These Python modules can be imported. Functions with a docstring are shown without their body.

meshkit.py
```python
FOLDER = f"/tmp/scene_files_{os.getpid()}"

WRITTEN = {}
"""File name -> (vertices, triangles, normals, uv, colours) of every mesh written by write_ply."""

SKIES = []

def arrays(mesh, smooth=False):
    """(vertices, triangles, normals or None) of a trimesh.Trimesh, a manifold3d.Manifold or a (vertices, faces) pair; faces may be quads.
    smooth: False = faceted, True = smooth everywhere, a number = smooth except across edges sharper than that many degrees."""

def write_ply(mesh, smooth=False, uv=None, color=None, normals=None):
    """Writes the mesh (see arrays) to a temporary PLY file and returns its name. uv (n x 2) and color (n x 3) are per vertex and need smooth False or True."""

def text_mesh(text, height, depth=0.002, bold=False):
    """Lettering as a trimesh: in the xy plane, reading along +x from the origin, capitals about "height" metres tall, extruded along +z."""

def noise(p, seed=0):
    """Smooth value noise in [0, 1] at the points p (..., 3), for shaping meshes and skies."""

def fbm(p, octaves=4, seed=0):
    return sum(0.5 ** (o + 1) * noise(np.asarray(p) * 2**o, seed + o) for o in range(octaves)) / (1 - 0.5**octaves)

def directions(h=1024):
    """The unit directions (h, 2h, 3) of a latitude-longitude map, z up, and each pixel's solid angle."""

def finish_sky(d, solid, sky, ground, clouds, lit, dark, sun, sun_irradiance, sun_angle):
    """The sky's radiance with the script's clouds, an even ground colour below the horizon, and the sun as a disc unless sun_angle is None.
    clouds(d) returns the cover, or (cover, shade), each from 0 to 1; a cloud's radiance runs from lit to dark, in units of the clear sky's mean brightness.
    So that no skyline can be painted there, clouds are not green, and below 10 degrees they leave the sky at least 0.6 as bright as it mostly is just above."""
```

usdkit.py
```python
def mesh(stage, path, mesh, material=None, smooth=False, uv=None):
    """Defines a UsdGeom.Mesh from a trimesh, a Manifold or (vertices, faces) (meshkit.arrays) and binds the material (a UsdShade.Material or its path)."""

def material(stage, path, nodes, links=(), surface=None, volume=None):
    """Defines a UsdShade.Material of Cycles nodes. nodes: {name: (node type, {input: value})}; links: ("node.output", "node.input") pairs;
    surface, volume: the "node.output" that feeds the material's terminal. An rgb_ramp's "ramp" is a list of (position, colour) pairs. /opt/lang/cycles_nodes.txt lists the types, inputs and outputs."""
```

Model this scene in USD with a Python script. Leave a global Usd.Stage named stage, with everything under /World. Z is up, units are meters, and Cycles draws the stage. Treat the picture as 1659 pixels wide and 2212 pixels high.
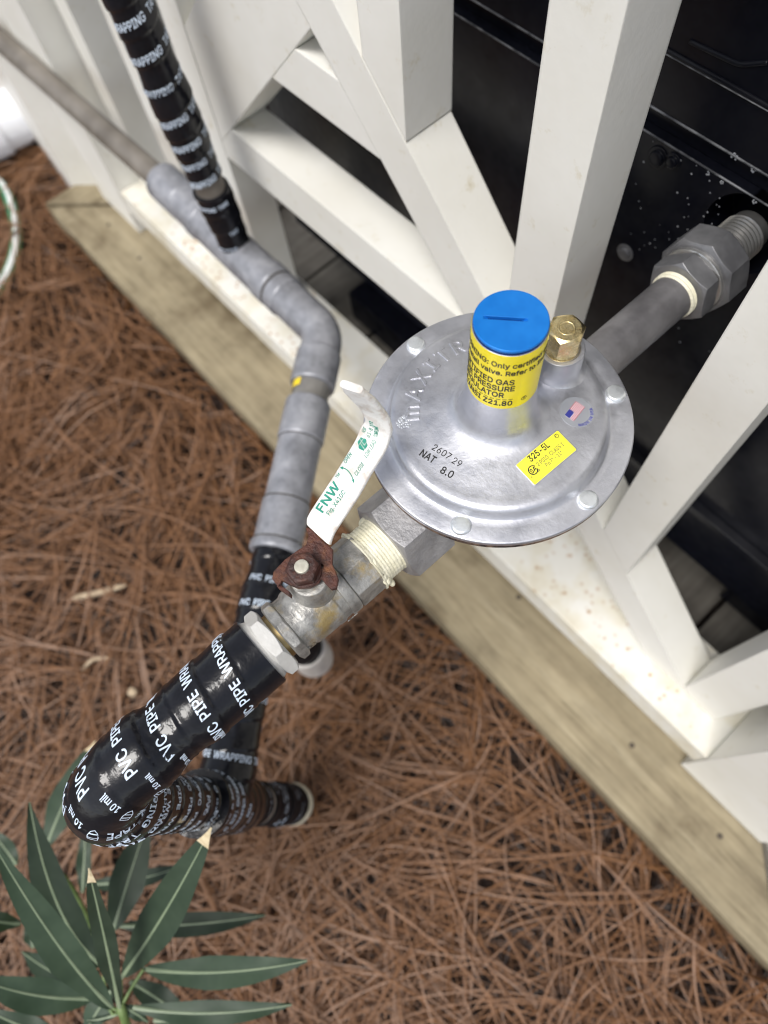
import math, random
import numpy as np, trimesh, manifold3d as m3, usdkit, meshkit
from pxr import Usd, UsdGeom, UsdLux, UsdShade, Gf, Sdf, Vt
from shapely.geometry import Polygon, Point, LineString, box as sbox
from shapely.ops import unary_union
from shapely import affinity

rng = np.random.default_rng(7); random.seed(7)
stage = Usd.Stage.CreateInMemory()
UsdGeom.SetStageUpAxis(stage, UsdGeom.Tokens.z); UsdGeom.SetStageMetersPerUnit(stage, 1.0)
world = UsdGeom.Xform.Define(stage, '/World'); stage.SetDefaultPrim(world.GetPrim())
UsdGeom.Scope.Define(stage, '/World/Looks')

# ------------------------------------------------------------------ camera, sky, sun, exposure
HC = 0.87                                    # lens height above the ground; all heights below are measured from the lens
FOC = 1480.0                                 # focal length for a picture 1659 wide
W = np.array([[.66204, .67059, -.33478], [.74585, -.63354, .20576], [-.07409, -.38592, -.91955]])   # rows: world axes in camera axes (right, down, forward)
U_, S_, V_ = np.linalg.svd(W); W = U_ @ V_
EXPOSURE, SKY, SUN, SUN_ANGLE = 0.54, 0.145, 0.52, 26.0
SUN_DIR = np.array([.06, -.42, .90]); SUN_DIR /= np.linalg.norm(SUN_DIR)

cam = UsdGeom.Camera.Define(stage, '/World/camera')
cam.CreateHorizontalApertureAttr(36.0); cam.CreateVerticalApertureAttr(48.0)
cam.CreateFocalLengthAttr(36.0 * FOC / 1659)
cam.CreateFStopAttr(8.0); cam.CreateFocusDistanceAttr(0.325)
cam.CreateClippingRangeAttr(Gf.Vec2f(0.01, 1000)); cam.CreateExposureAttr(EXPOSURE)
right, up, back = W[:, 0], -W[:, 1], -W[:, 2]
cam.AddTransformOp().Set(Gf.Matrix4d(*right, 0, *up, 0, *back, 0, 0, 0, HC, 1))

def mat(name, nodes, links, surface='p.BSDF', volume=None):
    return usdkit.material(stage, '/World/Looks/' + name, nodes, links, surface=surface, volume=volume)

el = math.asin(SUN_DIR[2]); rot = math.atan2(SUN_DIR[0], SUN_DIR[1])
sky_m = mat('sky_light', {
    's': ('sky_texture', {'sky_type': 'single_scattering', 'sun_disc': False, 'sun_elevation': el, 'sun_rotation': rot, 'altitude': 10.0, 'aerosol_density': 1.5}),
    'tc': ('texture_coordinate', {}), 'n': ('noise_texture', {'scale': 2.2, 'detail': 5.0, 'roughness': .55}),
    'r': ('rgb_ramp', {'ramp': [(0.25, (.34, .34, .34)), (0.62, (.76, .76, .76))]}),
    'bw': ('rgb_to_bw', {}), 'g': ('mix', {'mix_type': 'mix', 'fac': 1.0, 'color1': (0, 0, 0)}),
    'c': ('mix', {'mix_type': 'multiply', 'fac': 1.0, 'color2': (1.02, 1.0, .98)}),
    'm': ('mix', {'mix_type': 'mix'}), 'b': ('background_shader', {'strength': SKY})},
    [('tc.generated', 'n.vector'), ('n.fac', 'r.fac'), ('s.color', 'bw.color'), ('bw.val', 'c.color1'), ('s.color', 'm.color1'), ('c.color', 'm.color2'), ('r.color', 'm.fac'), ('m.color', 'b.color')], surface='b.background')
dome = UsdLux.DomeLight.Define(stage, '/World/sky'); dome.CreateIntensityAttr(1.0)
UsdShade.MaterialBindingAPI.Apply(dome.GetPrim()).Bind(sky_m)
dome.GetPrim().SetCustomDataByKey('kind', 'structure')
sun = UsdLux.DistantLight.Define(stage, '/World/sun'); sun.CreateIntensityAttr(SUN); sun.CreateNormalizeAttr(True); sun.CreateAngleAttr(SUN_ANGLE); sun.CreateColorAttr(Gf.Vec3f(1, .97, .93))
zs = SUN_DIR; xs = np.cross([0, 0, 1.0], zs); xs /= np.linalg.norm(xs); ys = np.cross(zs, xs)
sun.AddTransformOp().Set(Gf.Matrix4d(*xs, 0, *ys, 0, *zs, 0, 0, 0, 0, 1))

# ------------------------------------------------------------------ helpers: rays of the photograph met with real planes
def ray(x, y): return W @ np.array([(x - 829.5) / FOC, (y - 1106) / FOC, 1.0])
def on_y(x, y, v): r = ray(x, y); return r * (v / r[1])
def on_z(x, y, v): r = ray(x, y); return r * (v / r[2])
def on_plane(x, y, p, n): r = ray(x, y); return r * (np.dot(p, n) / np.dot(r, n))
def unit(v): v = np.asarray(v, float); return v / np.linalg.norm(v)

used = {}
def numbered(path):
    k = used.get(path, -1) + 1; used[path] = k
    return path if k == 0 else f'{path}_{k:03d}'
def tag(p, label=None, cat=None, group=None, kind=None):
    p = p.GetPrim() if hasattr(p, 'GetPrim') else p
    for k, v in (('label', label), ('category', cat), ('group', group), ('kind', kind)):
        if v: p.SetCustomDataByKey(k, v)
    return p
ORIGIN = {}
def thing(name, label, cat, at=(0, 0, -HC), group=None, kind=None):
    at = np.array(at, float); path = numbered('/World/' + name); x = UsdGeom.Xform.Define(stage, path)
    x.AddTranslateOp().Set(Gf.Vec3d(*map(float, at + [0, 0, HC]))); ORIGIN[path] = at
    tag(x, label, cat, group, kind); return path
def arr(mesh):
    if hasattr(mesh, 'to_mesh'):
        m = mesh.to_mesh(); return np.array(m.vert_properties[:, :3], float), np.array(m.tri_verts)
    if isinstance(mesh, trimesh.Trimesh): return np.array(mesh.vertices), np.array(mesh.faces)
    v, f = np.asarray(mesh[0], float), np.asarray(mesh[1], int)
    if f.shape[1] == 4: f = np.vstack([f[:, [0, 1, 2]], f[:, [0, 2, 3]]])
    return v, f
def join(ms):
    vs, fs, n = [], [], 0
    for m in ms:
        v, f = arr(m); vs.append(v); fs.append(f + n); n += len(v)
    return np.vstack(vs), np.vstack(fs)
def obj(parent, name, mesh, material, smooth=False, label=None, kind=None, cat=None, group=None):
    """one Mesh under a thing, a part or /World; mesh in lens-relative metres"""
    v, f = arr(mesh)
    if parent is None: path = numbered('/World/' + name); o = np.array([0, 0, -HC])
    else: path = numbered(parent + '/' + name); o = ORIGIN[parent]
    if parent is None: v = v + [0, 0, HC]
    else: v = v - o; ORIGIN[path] = o
    m = usdkit.mesh(stage, path, (v, f), material, smooth=smooth); tag(m, label, cat, group, kind)
    return path

# shapes
def box(a, b):
    a, b = np.minimum(a, b), np.maximum(a, b); t = trimesh.creation.box(b - a); t.apply_translation((np.array(a) + b) / 2); return t
def frame(d):
    d = unit(d); a = np.array([0, 0, 1.0]) if abs(d[2]) < .9 else np.array([1.0, 0, 0]); n = unit(np.cross(a, d)); return n, np.cross(d, n), d
def place(mesh, o, d, roll=0.0):
    """local z -> d, moved to o"""
    v, f = arr(mesh); n, b, t = frame(d); c, s = math.cos(roll), math.sin(roll)
    return np.asarray(o) + v[:, :1] * (c * n + s * b) + v[:, 1:2] * (-s * n + c * b) + v[:, 2:] * t, f
def lathe(prof, o, d, n=64, cap=True):
    """prof: (s, r) along d"""
    prof = np.array(prof, float); th = np.linspace(0, 2 * math.pi, n, endpoint=False); k = len(prof)
    v = np.stack([np.outer(prof[:, 1], np.cos(th)), np.outer(prof[:, 1], np.sin(th)), np.repeat(prof[:, :1], n, 1)], -1).reshape(-1, 3)
    f = []
    for i in range(k - 1):
        a = i * n + np.arange(n); b = i * n + (np.arange(n) + 1) % n
        f.append(np.stack([a, b, b + n, a + n], 1))
    f = np.vstack(f); f = np.vstack([f[:, [0, 1, 2]], f[:, [0, 2, 3]]])
    if cap:
        for i, flip in ((0, True), (k - 1, False)):
            if prof[i, 1] > 1e-6:
                v = np.vstack([v, [[0, 0, prof[i, 0]]]]); c = len(v) - 1; a = i * n + np.arange(n); b = i * n + (np.arange(n) + 1) % n
                f = np.vstack([f, np.stack([np.full(n, c), b, a] if flip else [np.full(n, c), a, b], 1)])
    return place((v, f), o, d)
def round_prof(s0, s1, r, e=.0008):
    return [(s0, r - e), (s0 + e * .3, r - e * .3), (s0 + e, r), (s1 - e, r), (s1 - e * .3, r - e * .3), (s1, r - e)]
def ngon(s0, s1, af, o, d, roll=0.0, sides=6, chamfer=.0015, bore=0):
    """a nut: prism with chamfered corners"""
    ra = af / 2; pts = [(ra / math.cos(math.pi / sides) * math.cos(2 * math.pi * i / sides), ra / math.cos(math.pi / sides) * math.sin(2 * math.pi * i / sides)) for i in range(sides)]
    p = m3.Manifold.extrude(m3.CrossSection([pts]), s1 - s0)
    rc = ra / math.cos(math.pi / sides); h = s1 - s0; e = chamfer
    prof = [(0, 0), (rc - e * 2.2, 0), (rc + .0001, e * 1.2), (rc + .0001, h - e * 1.2), (rc - e * 2.2, h), (0, h)]
    q = m3.Manifold.revolve(m3.CrossSection([prof]), 96); p = p ^ q
    return place(p.translate((0, 0, s0)), o, d, roll)
def extrude_xz(poly, y0, y1):
    out = []
    for g in (poly.geoms if hasattr(poly, 'geoms') else [poly]):
        if g.area < 1e-7: continue
        t = trimesh.creation.extrude_polygon(g, y1 - y0); v = np.array(t.vertices)
        out.append((np.stack([v[:, 0], y1 - v[:, 2], v[:, 1]], 1), t.faces))
    return join(out)

class Sweep:
    """a pipe's centre line with a frame carried along it"""
    def __init__(self, pts, bend=.03, ds=.002, ref=None):
        pts = [np.array(p, float) for p in pts]; out = [pts[0]]
        for a, b, c in zip(pts[:-2], pts[1:-1], pts[2:]):
            u, w = unit(a - b), unit(c - b); ang = math.acos(np.clip(u @ w, -1, 1)); t = bend / math.tan(ang / 2); p0, p1 = b + u * t, b + w * t
            cen = b + unit(u + w) * bend / math.sin(ang / 2); e0 = (p0 - cen); n = max(6, int(bend * (math.pi - ang) / ds)); e1 = p1 - cen; om = math.pi - ang
            out += [cen + (math.sin((1 - k / n) * om) * e0 + math.sin(k / n * om) * e1) / math.sin(om) for k in range(n + 1)]
        out.append(pts[-1]); P = [out[0]]
        for a, b in zip(out[:-1], out[1:]):
            L = np.linalg.norm(b - a); n = max(1, int(round(L / ds)))
            if L > 1e-9: P += [a + (b - a) * k / n for k in range(1, n + 1)]
        self.P = np.array(P); self.s = np.append(0, np.cumsum(np.linalg.norm(np.diff(self.P, axis=0), axis=1))); self.L = self.s[-1]
        T = np.gradient(self.P, axis=0); T /= np.linalg.norm(T, axis=1, keepdims=True); self.T = T
        n0 = np.array(ref if ref is not None else [0.3, -.5, .8], float); n0 = unit(n0 - n0 @ T[0] * T[0]); N = [n0]
        for t in T[1:]:
            n0 = unit(n0 - n0 @ t * t); N.append(n0)
        self.N = np.array(N); self.B = np.cross(self.T, self.N)
    def at(self, s, th, r):
        g = lambda A: np.stack([np.interp(s, self.s, A[:, i]) for i in range(3)], -1)
        th = np.asarray(th)[..., None]; r = np.asarray(r)[..., None]
        return g(self.P) + r * (np.cos(th) * g(self.N) + np.sin(th) * g(self.B))
    def near(self, p): return self.s[np.argmin(np.linalg.norm(self.P - np.asarray(p), axis=1))]
    def facing(self, s):
        """angle that looks at the lens"""
        p = self.at(np.array(s), 0, 0); i = np.argmin(abs(self.s - s)); d = -p; return math.atan2(d @ self.B[i], d @ self.N[i])
    def tube(self, s0, s1, rf, n=48, ds=None, cap=True):
        ss = np.linspace(s0, s1, max(2, int((s1 - s0) / (ds or .0018)))); th = np.linspace(0, 2 * math.pi, n, endpoint=False)
        S, TH = np.meshgrid(ss, th, indexing='ij'); R = rf(S, TH) if callable(rf) else np.full(S.shape, rf)
        v = self.at(S, TH, R).reshape(-1, 3); k = len(ss); f = []
        i = np.arange(k - 1)[:, None] * n; a = i + np.arange(n); b = i + (np.arange(n) + 1) % n
        f = np.stack([a, b, b + n, a + n], -1).reshape(-1, 4); f = np.vstack([f[:, [0, 1, 2]], f[:, [0, 2, 3]]])
        if cap:
            for row, flip in ((0, True), (k - 1, False)):
                v = np.vstack([v, [v[row * n:(row + 1) * n].mean(0)]]); c = len(v) - 1; a = row * n + np.arange(n); b = row * n + (np.arange(n) + 1) % n
                f = np.vstack([f, np.stack([np.full(n, c), b, a] if flip else [np.full(n, c), a, b], 1)])
        return v, f

TEXT = {}
def text(t, h, bold=True, depth=.00012, fine=None):
    k = (t, h, bold, fine)
    if k not in TEXT:
        m = meshkit.text_mesh(t, h, depth, bold); m = trimesh.Trimesh(*arr(m), process=False)
        if fine:
            v, f = trimesh.remesh.subdivide_to_size(m.vertices, m.faces, fine); m = trimesh.Trimesh(v, f, process=False)
        TEXT[k] = m
    m = TEXT[k]; return np.array(m.vertices), np.array(m.faces)
def shape(poly, depth=.00012, fine=None):
    ms = [trimesh.creation.extrude_polygon(g, depth) for g in (poly.geoms if hasattr(poly, 'geoms') else [poly]) if g.area > 1e-12]
    m = trimesh.util.concatenate(ms)
    if fine: m = trimesh.Trimesh(*trimesh.remesh.subdivide_to_size(m.vertices, m.faces, fine), process=False)
    return np.array(m.vertices), np.array(m.faces)

# ------------------------------------------------------------------ materials
NZ = lambda s, d=4.0, r=.55, **k: ('noise_texture', {'scale': s, 'detail': d, 'roughness': r, **k})
def basic(name, c0, c1, scale=60, rough=.5, rough2=None, metallic=0.0, bump=.0, bscale=200, bdist=.001, lo=.35, hi=.65, coord='geo', stretch=None, bevel=0, spec=.5, extra=None, coat=0.0):
    nd = {'g': ('geometry', {}), 'n': NZ(scale, 6.0), 'r': ('rgb_ramp', {'ramp': [(lo, c0), (hi, c1)]}),
          'p': ('principled_bsdf', {'metallic': metallic, 'specular_ior_level': spec, 'coat_weight': coat, 'roughness': rough})}
    lk = [('n.fac', 'r.fac'), ('r.color', 'p.base_color')]; src = 'g.position'
    if stretch:
        nd['mp'] = ('mapping', {'scale': stretch}); lk.append(('g.position', 'mp.vector')); src = 'mp.vector'
    lk.append((src, 'n.vector'))
    if rough2 is not None:
        nd['rr'] = ('map_range', {'from_min': .3, 'from_max': .7, 'to_min': rough, 'to_max': rough2, 'clamp': True}); nd['n3'] = NZ(scale * 1.7, 5.0)
        lk += [(src, 'n3.vector'), ('n3.fac', 'rr.value'), ('rr.result', 'p.roughness')]
    nrm = None
    if bevel: nd['bv'] = ('bevel', {'radius': bevel, 'samples': 4}); nrm = 'bv.bevel'
    if bump:
        nd['n2'] = NZ(bscale, 4.0, .6); nd['b'] = ('bump', {'strength': bump, 'distance': bdist})
        lk += [(src, 'n2.vector'), ('n2.fac', 'b.height')]
        if nrm: lk.append((nrm, 'b.normal'))
        nrm = 'b.normal'
    if nrm: lk.append((nrm, 'p.normal'))
    return mat(name, nd, lk)

paint = mat('cream_paint', {'g': ('geometry', {}), 'n': NZ(9, 7.0, .6), 'r': ('rgb_ramp', {'ramp': [(.3, (.69, .672, .605)), (.62, (.755, .742, .69))]}), 'n5': NZ(55, 6.0, .7), 'r5': ('rgb_ramp', {'ramp': [(.60, (1, 1, 1)), (.72, (.86, .82, .72)), (.8, (.7, .64, .53))]}), 'mu': ('mix', {'mix_type': 'multiply', 'fac': 1.0}),
    'n2': NZ(230, 5.0, .6), 'n6': NZ(14, 3.0), 'ad': ('math', {'math_type': 'multiply_add', 'value2': 2.5}), 'bv': ('bevel', {'radius': .0016}), 'b': ('bump', {'strength': .20, 'distance': .0006}), 'rr': ('map_range', {'from_min': .3, 'from_max': .7, 'to_min': .36, 'to_max': .58, 'clamp': True}), 'p': ('principled_bsdf', {})},
    [('g.position', 'n.vector'), ('n.fac', 'r.fac'), ('g.position', 'n5.vector'), ('n5.fac', 'r5.fac'), ('r.color', 'mu.color1'), ('r5.color', 'mu.color2'), ('mu.color', 'p.base_color'), ('g.position', 'n2.vector'), ('g.position', 'n6.vector'), ('n6.fac', 'ad.value1'), ('n2.fac', 'ad.value3'), ('ad.value', 'b.height'), ('bv.bevel', 'b.normal'), ('b.normal', 'p.normal'), ('n.fac', 'rr.value'), ('rr.result', 'p.roughness')])
# the rail's top carries rust specks and mildew
railpaint = mat('stained_cream_paint', {
    'g': ('geometry', {}), 'n': NZ(9, 6.0), 'r': ('rgb_ramp', {'ramp': [(.35, (.69, .67, .60)), (.65, (.755, .74, .685))]}),
    'v': ('voronoi_texture', {'scale': 130.0, 'randomness': 1.0}), 'vr': ('rgb_ramp', {'ramp': [(.0, (1, 1, 1)), (.16, (.75, .75, .75)), (.40, (0, 0, 0))]}),
    'big': NZ(9, 3.0), 'br': ('rgb_ramp', {'ramp': [(.44, (0, 0, 0)), (.56, (1, 1, 1))]}), 'wr': ('white_noise_texture', {}), 'wl': ('math', {'math_type': 'less_than', 'value2': .6}),
    'm1': ('math', {'math_type': 'multiply'}), 'm2': ('math', {'math_type': 'multiply'}), 'sx': ('separate_xyz', {}), 'up': ('math', {'math_type': 'greater_than', 'value2': .6}), 'm3': ('math', {'math_type': 'multiply'}),
    'mx': ('mix', {'color2': (.40, .22, .08)}), 'n4': NZ(30, 5.0), 'r4': ('rgb_ramp', {'ramp': [(.46, (1, 1, 1)), (.62, (.93, .90, .82)), (.80, (.80, .73, .60))]}), 'mu': ('mix', {'mix_type': 'multiply', 'fac': 1.0}),
    'n2': NZ(260), 'bv': ('bevel', {'radius': .002}), 'b': ('bump', {'strength': .35, 'distance': .0006}), 'p': ('principled_bsdf', {'roughness': .5})},
    [('g.position', 'n.vector'), ('n.fac', 'r.fac'), ('g.position', 'v.vector'), ('v.distance', 'vr.fac'), ('g.position', 'big.vector'), ('big.fac', 'br.fac'), ('v.position', 'wr.vector'), ('wr.value', 'wl.value1'),
     ('vr.color', 'm1.value1'), ('br.color', 'm1.value2'), ('m1.value', 'm2.value1'), ('wl.value', 'm2.value2'), ('g.normal', 'sx.vector'), ('sx.z', 'up.value1'), ('m2.value', 'm3.value1'), ('up.value', 'm3.value2'),
     ('g.position', 'n4.vector'), ('n4.fac', 'r4.fac'), ('r.color', 'mu.color1'), ('r4.color', 'mu.color2'), ('mu.color', 'mx.color1'), ('m3.value', 'mx.fac'), ('mx.color', 'p.base_color'),
     ('g.position', 'n2.vector'), ('n2.fac', 'b.height'), ('bv.bevel', 'b.normal'), ('b.normal', 'p.normal')])
def wood(name, c0, c1, c2, stretch, knots=True, rough=.7):
    fine = tuple(x * 3.2 for x in stretch)
    return mat(name, {
        'g': ('geometry', {}), 'oi': ('object_info', {}), 'mp': ('mapping', {'scale': stretch}), 'mf': ('mapping', {'scale': fine}), 'w': ('noise_texture', {'scale': 1.0, 'detail': 8.0, 'roughness': .7, 'distortion': .8, 'dimensions': '4D'}), 'wf': ('noise_texture', {'scale': 1.0, 'detail': 5.0, 'roughness': .7}), 'ml': ('math', {'math_type': 'multiply', 'value2': 37.0}),
        'r': ('rgb_ramp', {'ramp': [(.28, c0), (.5, c1), (.74, c2)]}), 'rf': ('rgb_ramp', {'ramp': [(.30, (.50, .48, .45)), (.44, (.92, .92, .92)), (.7, (1.08, 1.08, 1.08))]}), 'mf2': ('mix', {'mix_type': 'multiply', 'fac': .85}),
        'n': NZ(8, 7.0, .68), 'rn': ('rgb_ramp', {'ramp': [(.34, (.50, .46, .42)), (.46, (.86, .85, .84)), (.64, (1.1, 1.09, 1.08))]}), 'mu': ('mix', {'mix_type': 'multiply', 'fac': 1.0}),
        'v': ('voronoi_texture', {'scale': 6.0}), 'vn': NZ(60, 4.0), 'va': ('math', {'math_type': 'multiply_add', 'value2': .10}), 'vr': ('rgb_ramp', {'ramp': [(.09, (.20, .15, .10)), (.13, (.70, .66, .62)), (.21, (1, 1, 1))]}), 'm2': ('mix', {'mix_type': 'multiply', 'fac': 1.0 if knots else 0.0}),
        'bv': ('bevel', {'radius': .003}), 'b': ('bump', {'strength': .6, 'distance': .0012}), 'p': ('principled_bsdf', {'roughness': rough, 'specular_ior_level': .3})},
        [('g.position', 'mp.vector'), ('mp.vector', 'w.vector'), ('g.position', 'mf.vector'), ('mf.vector', 'wf.vector'), ('wf.fac', 'rf.fac'), ('oi.random', 'ml.value1'), ('ml.value', 'w.w'), ('w.fac', 'r.fac'), ('g.position', 'n.vector'), ('n.fac', 'rn.fac'), ('r.color', 'mf2.color1'), ('rf.color', 'mf2.color2'), ('mf2.color', 'mu.color1'), ('rn.color', 'mu.color2'),
         ('g.position', 'v.vector'), ('g.position', 'vn.vector'), ('vn.fac', 'va.value1'), ('v.distance', 'va.value3'), ('va.value', 'vr.fac'), ('mu.color', 'm2.color1'), ('vr.color', 'm2.color2'), ('m2.color', 'p.base_color'), ('wf.fac', 'b.height'), ('bv.bevel', 'b.normal'), ('b.normal', 'p.normal')])
wood_x = wood('treated_board', (.20, .163, .103), (.295, .248, .158), (.38, .328, .222), (5, 70, 70))
wood_y = wood('treated_board_across', (.20, .163, .103), (.295, .248, .158), (.38, .328, .222), (70, 5, 70))
wood_old = wood('weathered_board', (.34, .31, .26), (.50, .47, .41), (.62, .59, .53), (70, 5, 70))
deck_m = wood('grey_deck_board', (.07, .064, .055), (.125, .115, .10), (.18, .17, .15), (60, 4, 60), knots=False)
black = basic('black_enclosure_paint', (.0028, .0031, .0052), (.0040, .0044, .0072), scale=30, rough=.22, rough2=.34, bump=.05, bscale=400, bdist=.0003, bevel=.0012, spec=.22)
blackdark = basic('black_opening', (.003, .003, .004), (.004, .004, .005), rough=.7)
alu = basic('cast_aluminium', (.45, .455, .49), (.62, .625, .66), scale=46, rough=.30, rough2=.52, metallic=.86, bump=.30, bscale=330, bdist=.0005, lo=.28, hi=.66, bevel=.0005)
alu2 = basic('grey_casting', (.30, .295, .30), (.46, .45, .45), scale=60, rough=.42, rough2=.62, metallic=.75, bump=.5, bscale=380, bdist=.0008, bevel=.0008)
zinc = basic('zinc_plate', (.74, .77, .78), (.82, .85, .86), scale=90, rough=.28, rough2=.4, metallic=.8, bump=.1, bscale=300, bevel=.0006)
blue = basic('blue_anodised', (.006, .175, .60), (.010, .205, .66), scale=120, rough=.34, metallic=.30, bump=.04, bscale=900, bdist=.0002, bevel=.0004)
bluedark = basic('dark_blue_anodised', (.002, .03, .16), (.003, .04, .2), rough=.35, metallic=.5)
yellow = basic('yellow_label', (.86, .70, .012), (.89, .74, .02), rough=.32)
yellow2 = basic('pale_yellow_label', (.88, .82, .05), (.9, .85, .07), rough=.34)
ink = basic('black_ink', (.012, .012, .012), (.02, .02, .02), rough=.5)
greyink = basic('grey_ink', (.09, .085, .05), (.13, .12, .07), rough=.5)
brass = basic('brass', (.78, .60, .28), (.88, .74, .42), scale=300, rough=.2, rough2=.34, metallic=1.0, bump=.3, bscale=700, bdist=.0003, bevel=.0004)
steel = basic('dark_steel_pipe', (.19, .182, .185), (.31, .30, .305), scale=45, rough=.27, rough2=.42, metallic=.6, bump=.15, bscale=300, bdist=.0004, stretch=None)
union_m = basic('grey_union_steel', (.15, .15, .158), (.25, .25, .257), scale=60, rough=.36, rough2=.5, metallic=.55, bump=.25, bscale=400, bdist=.0005, bevel=.0008)
bright = basic('bright_thread_metal', (.45, .44, .42), (.6, .59, .57), rough=.3, metallic=.9)
coated = mat('grey_coated_pipe', {'g': ('geometry', {}), 'n': NZ(34, 7.0, .68), 'r': ('rgb_ramp', {'ramp': [(.28, (.15, .153, .165)), (.47, (.255, .26, .28)), (.7, (.37, .375, .40))]}), 'v': ('voronoi_texture', {'scale': 150.0}), 'vb': ('rgb_to_bw', {}), 'vr': ('rgb_ramp', {'ramp': [(0, (.86, .86, .87)), (1, (1.08, 1.08, 1.08))]}), 'm': ('mix', {'mix_type': 'multiply', 'fac': 1.0}),
    'n3': NZ(16, 6.0, .7), 'r3': ('rgb_ramp', {'ramp': [(.62, (1, 1, 1)), (.70, (.45, .40, .34))]}), 'm3': ('mix', {'mix_type': 'multiply', 'fac': 1.0}), 'n2': NZ(170, 5.0), 'b': ('bump', {'strength': .35, 'distance': .0008}), 'rr': ('map_range', {'from_min': .3, 'from_max': .7, 'to_min': .30, 'to_max': .55, 'clamp': True}), 'p': ('principled_bsdf', {'metallic': .25})},
    [('g.position', 'n.vector'), ('n.fac', 'r.fac'), ('g.position', 'v.vector'), ('v.color', 'vb.color'), ('vb.val', 'vr.fac'), ('r.color', 'm.color1'), ('vr.color', 'm.color2'), ('g.position', 'n3.vector'), ('n3.fac', 'r3.fac'), ('m.color', 'm3.color1'), ('r3.color', 'm3.color2'), ('m3.color', 'p.base_color'), ('g.position', 'n2.vector'), ('n2.fac', 'b.height'), ('b.normal', 'p.normal'), ('n.fac', 'rr.value'), ('rr.result', 'p.roughness')])
jointm = basic('dark_joint', (.035, .032, .03), (.09, .085, .08), scale=200, rough=.7)  # dark rings at the pipe joints
greybare = basic('bare_grey_pipe', (.20, .19, .175), (.30, .29, .27), scale=40, rough=.4, rough2=.55, metallic=.35, bump=.2, bscale=250, bdist=.0005)
bare = basic('bare_brown_pipe', (.135, .118, .098), (.23, .205, .175), scale=25, rough=.4, rough2=.55, metallic=.25, bump=.2, bscale=250, bdist=.0005)
cream = basic('thread_sealant', (.70, .66, .48), (.80, .77, .62), scale=80, rough=.5, bump=.8, bscale=260, bdist=.0012)
tape = basic('black_wrapping_tape', (.0045, .0047, .006), (.008, .008, .010), scale=60, rough=.10, rough2=.22, bump=.5, bscale=80, bdist=.0012, spec=.38)
tape_dull = basic('dull_wrapping_tape', (.0045, .0047, .006), (.009, .009, .011), scale=60, rough=.42, rough2=.6, bump=.5, bscale=80, bdist=.0012, spec=.10)
white_ink = basic('white_print', (.10, .11, .13), (.62, .71, .82), scale=420, rough=.4, lo=.30, hi=.38)
vinyl = basic('white_vinyl_grip', (.56, .50, .44), (.76, .75, .72), scale=190, rough=.34, rough2=.5, bump=.25, bscale=330, bdist=.0006, lo=.34, hi=.54)
green_ink = basic('green_print', (.004, .19, .13), (.03, .30, .21), scale=900, rough=.45)
plastic_tip = basic('grey_white_coating', (.50, .49, .46), (.60, .59, .56), scale=70, rough=.5, bump=.4, bscale=220, bdist=.001, bevel=.001)
drip = basic('drip_cap_grey', (.45, .42, .39), (.60, .57, .53), scale=70, rough=.5)
hose_w = basic('white_hose', (.66, .68, .66), (.75, .77, .75), rough=.35)
hose_g = basic('green_hose_stripe', (.01, .16, .07), (.02, .2, .09), rough=.35)
pvc = basic('white_plastic', (.74, .75, .78), (.8, .81, .83), rough=.4)
bubble = basic('soap_residue', (.16, .17, .19), (.32, .33, .35), scale=300, rough=.4)
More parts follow.
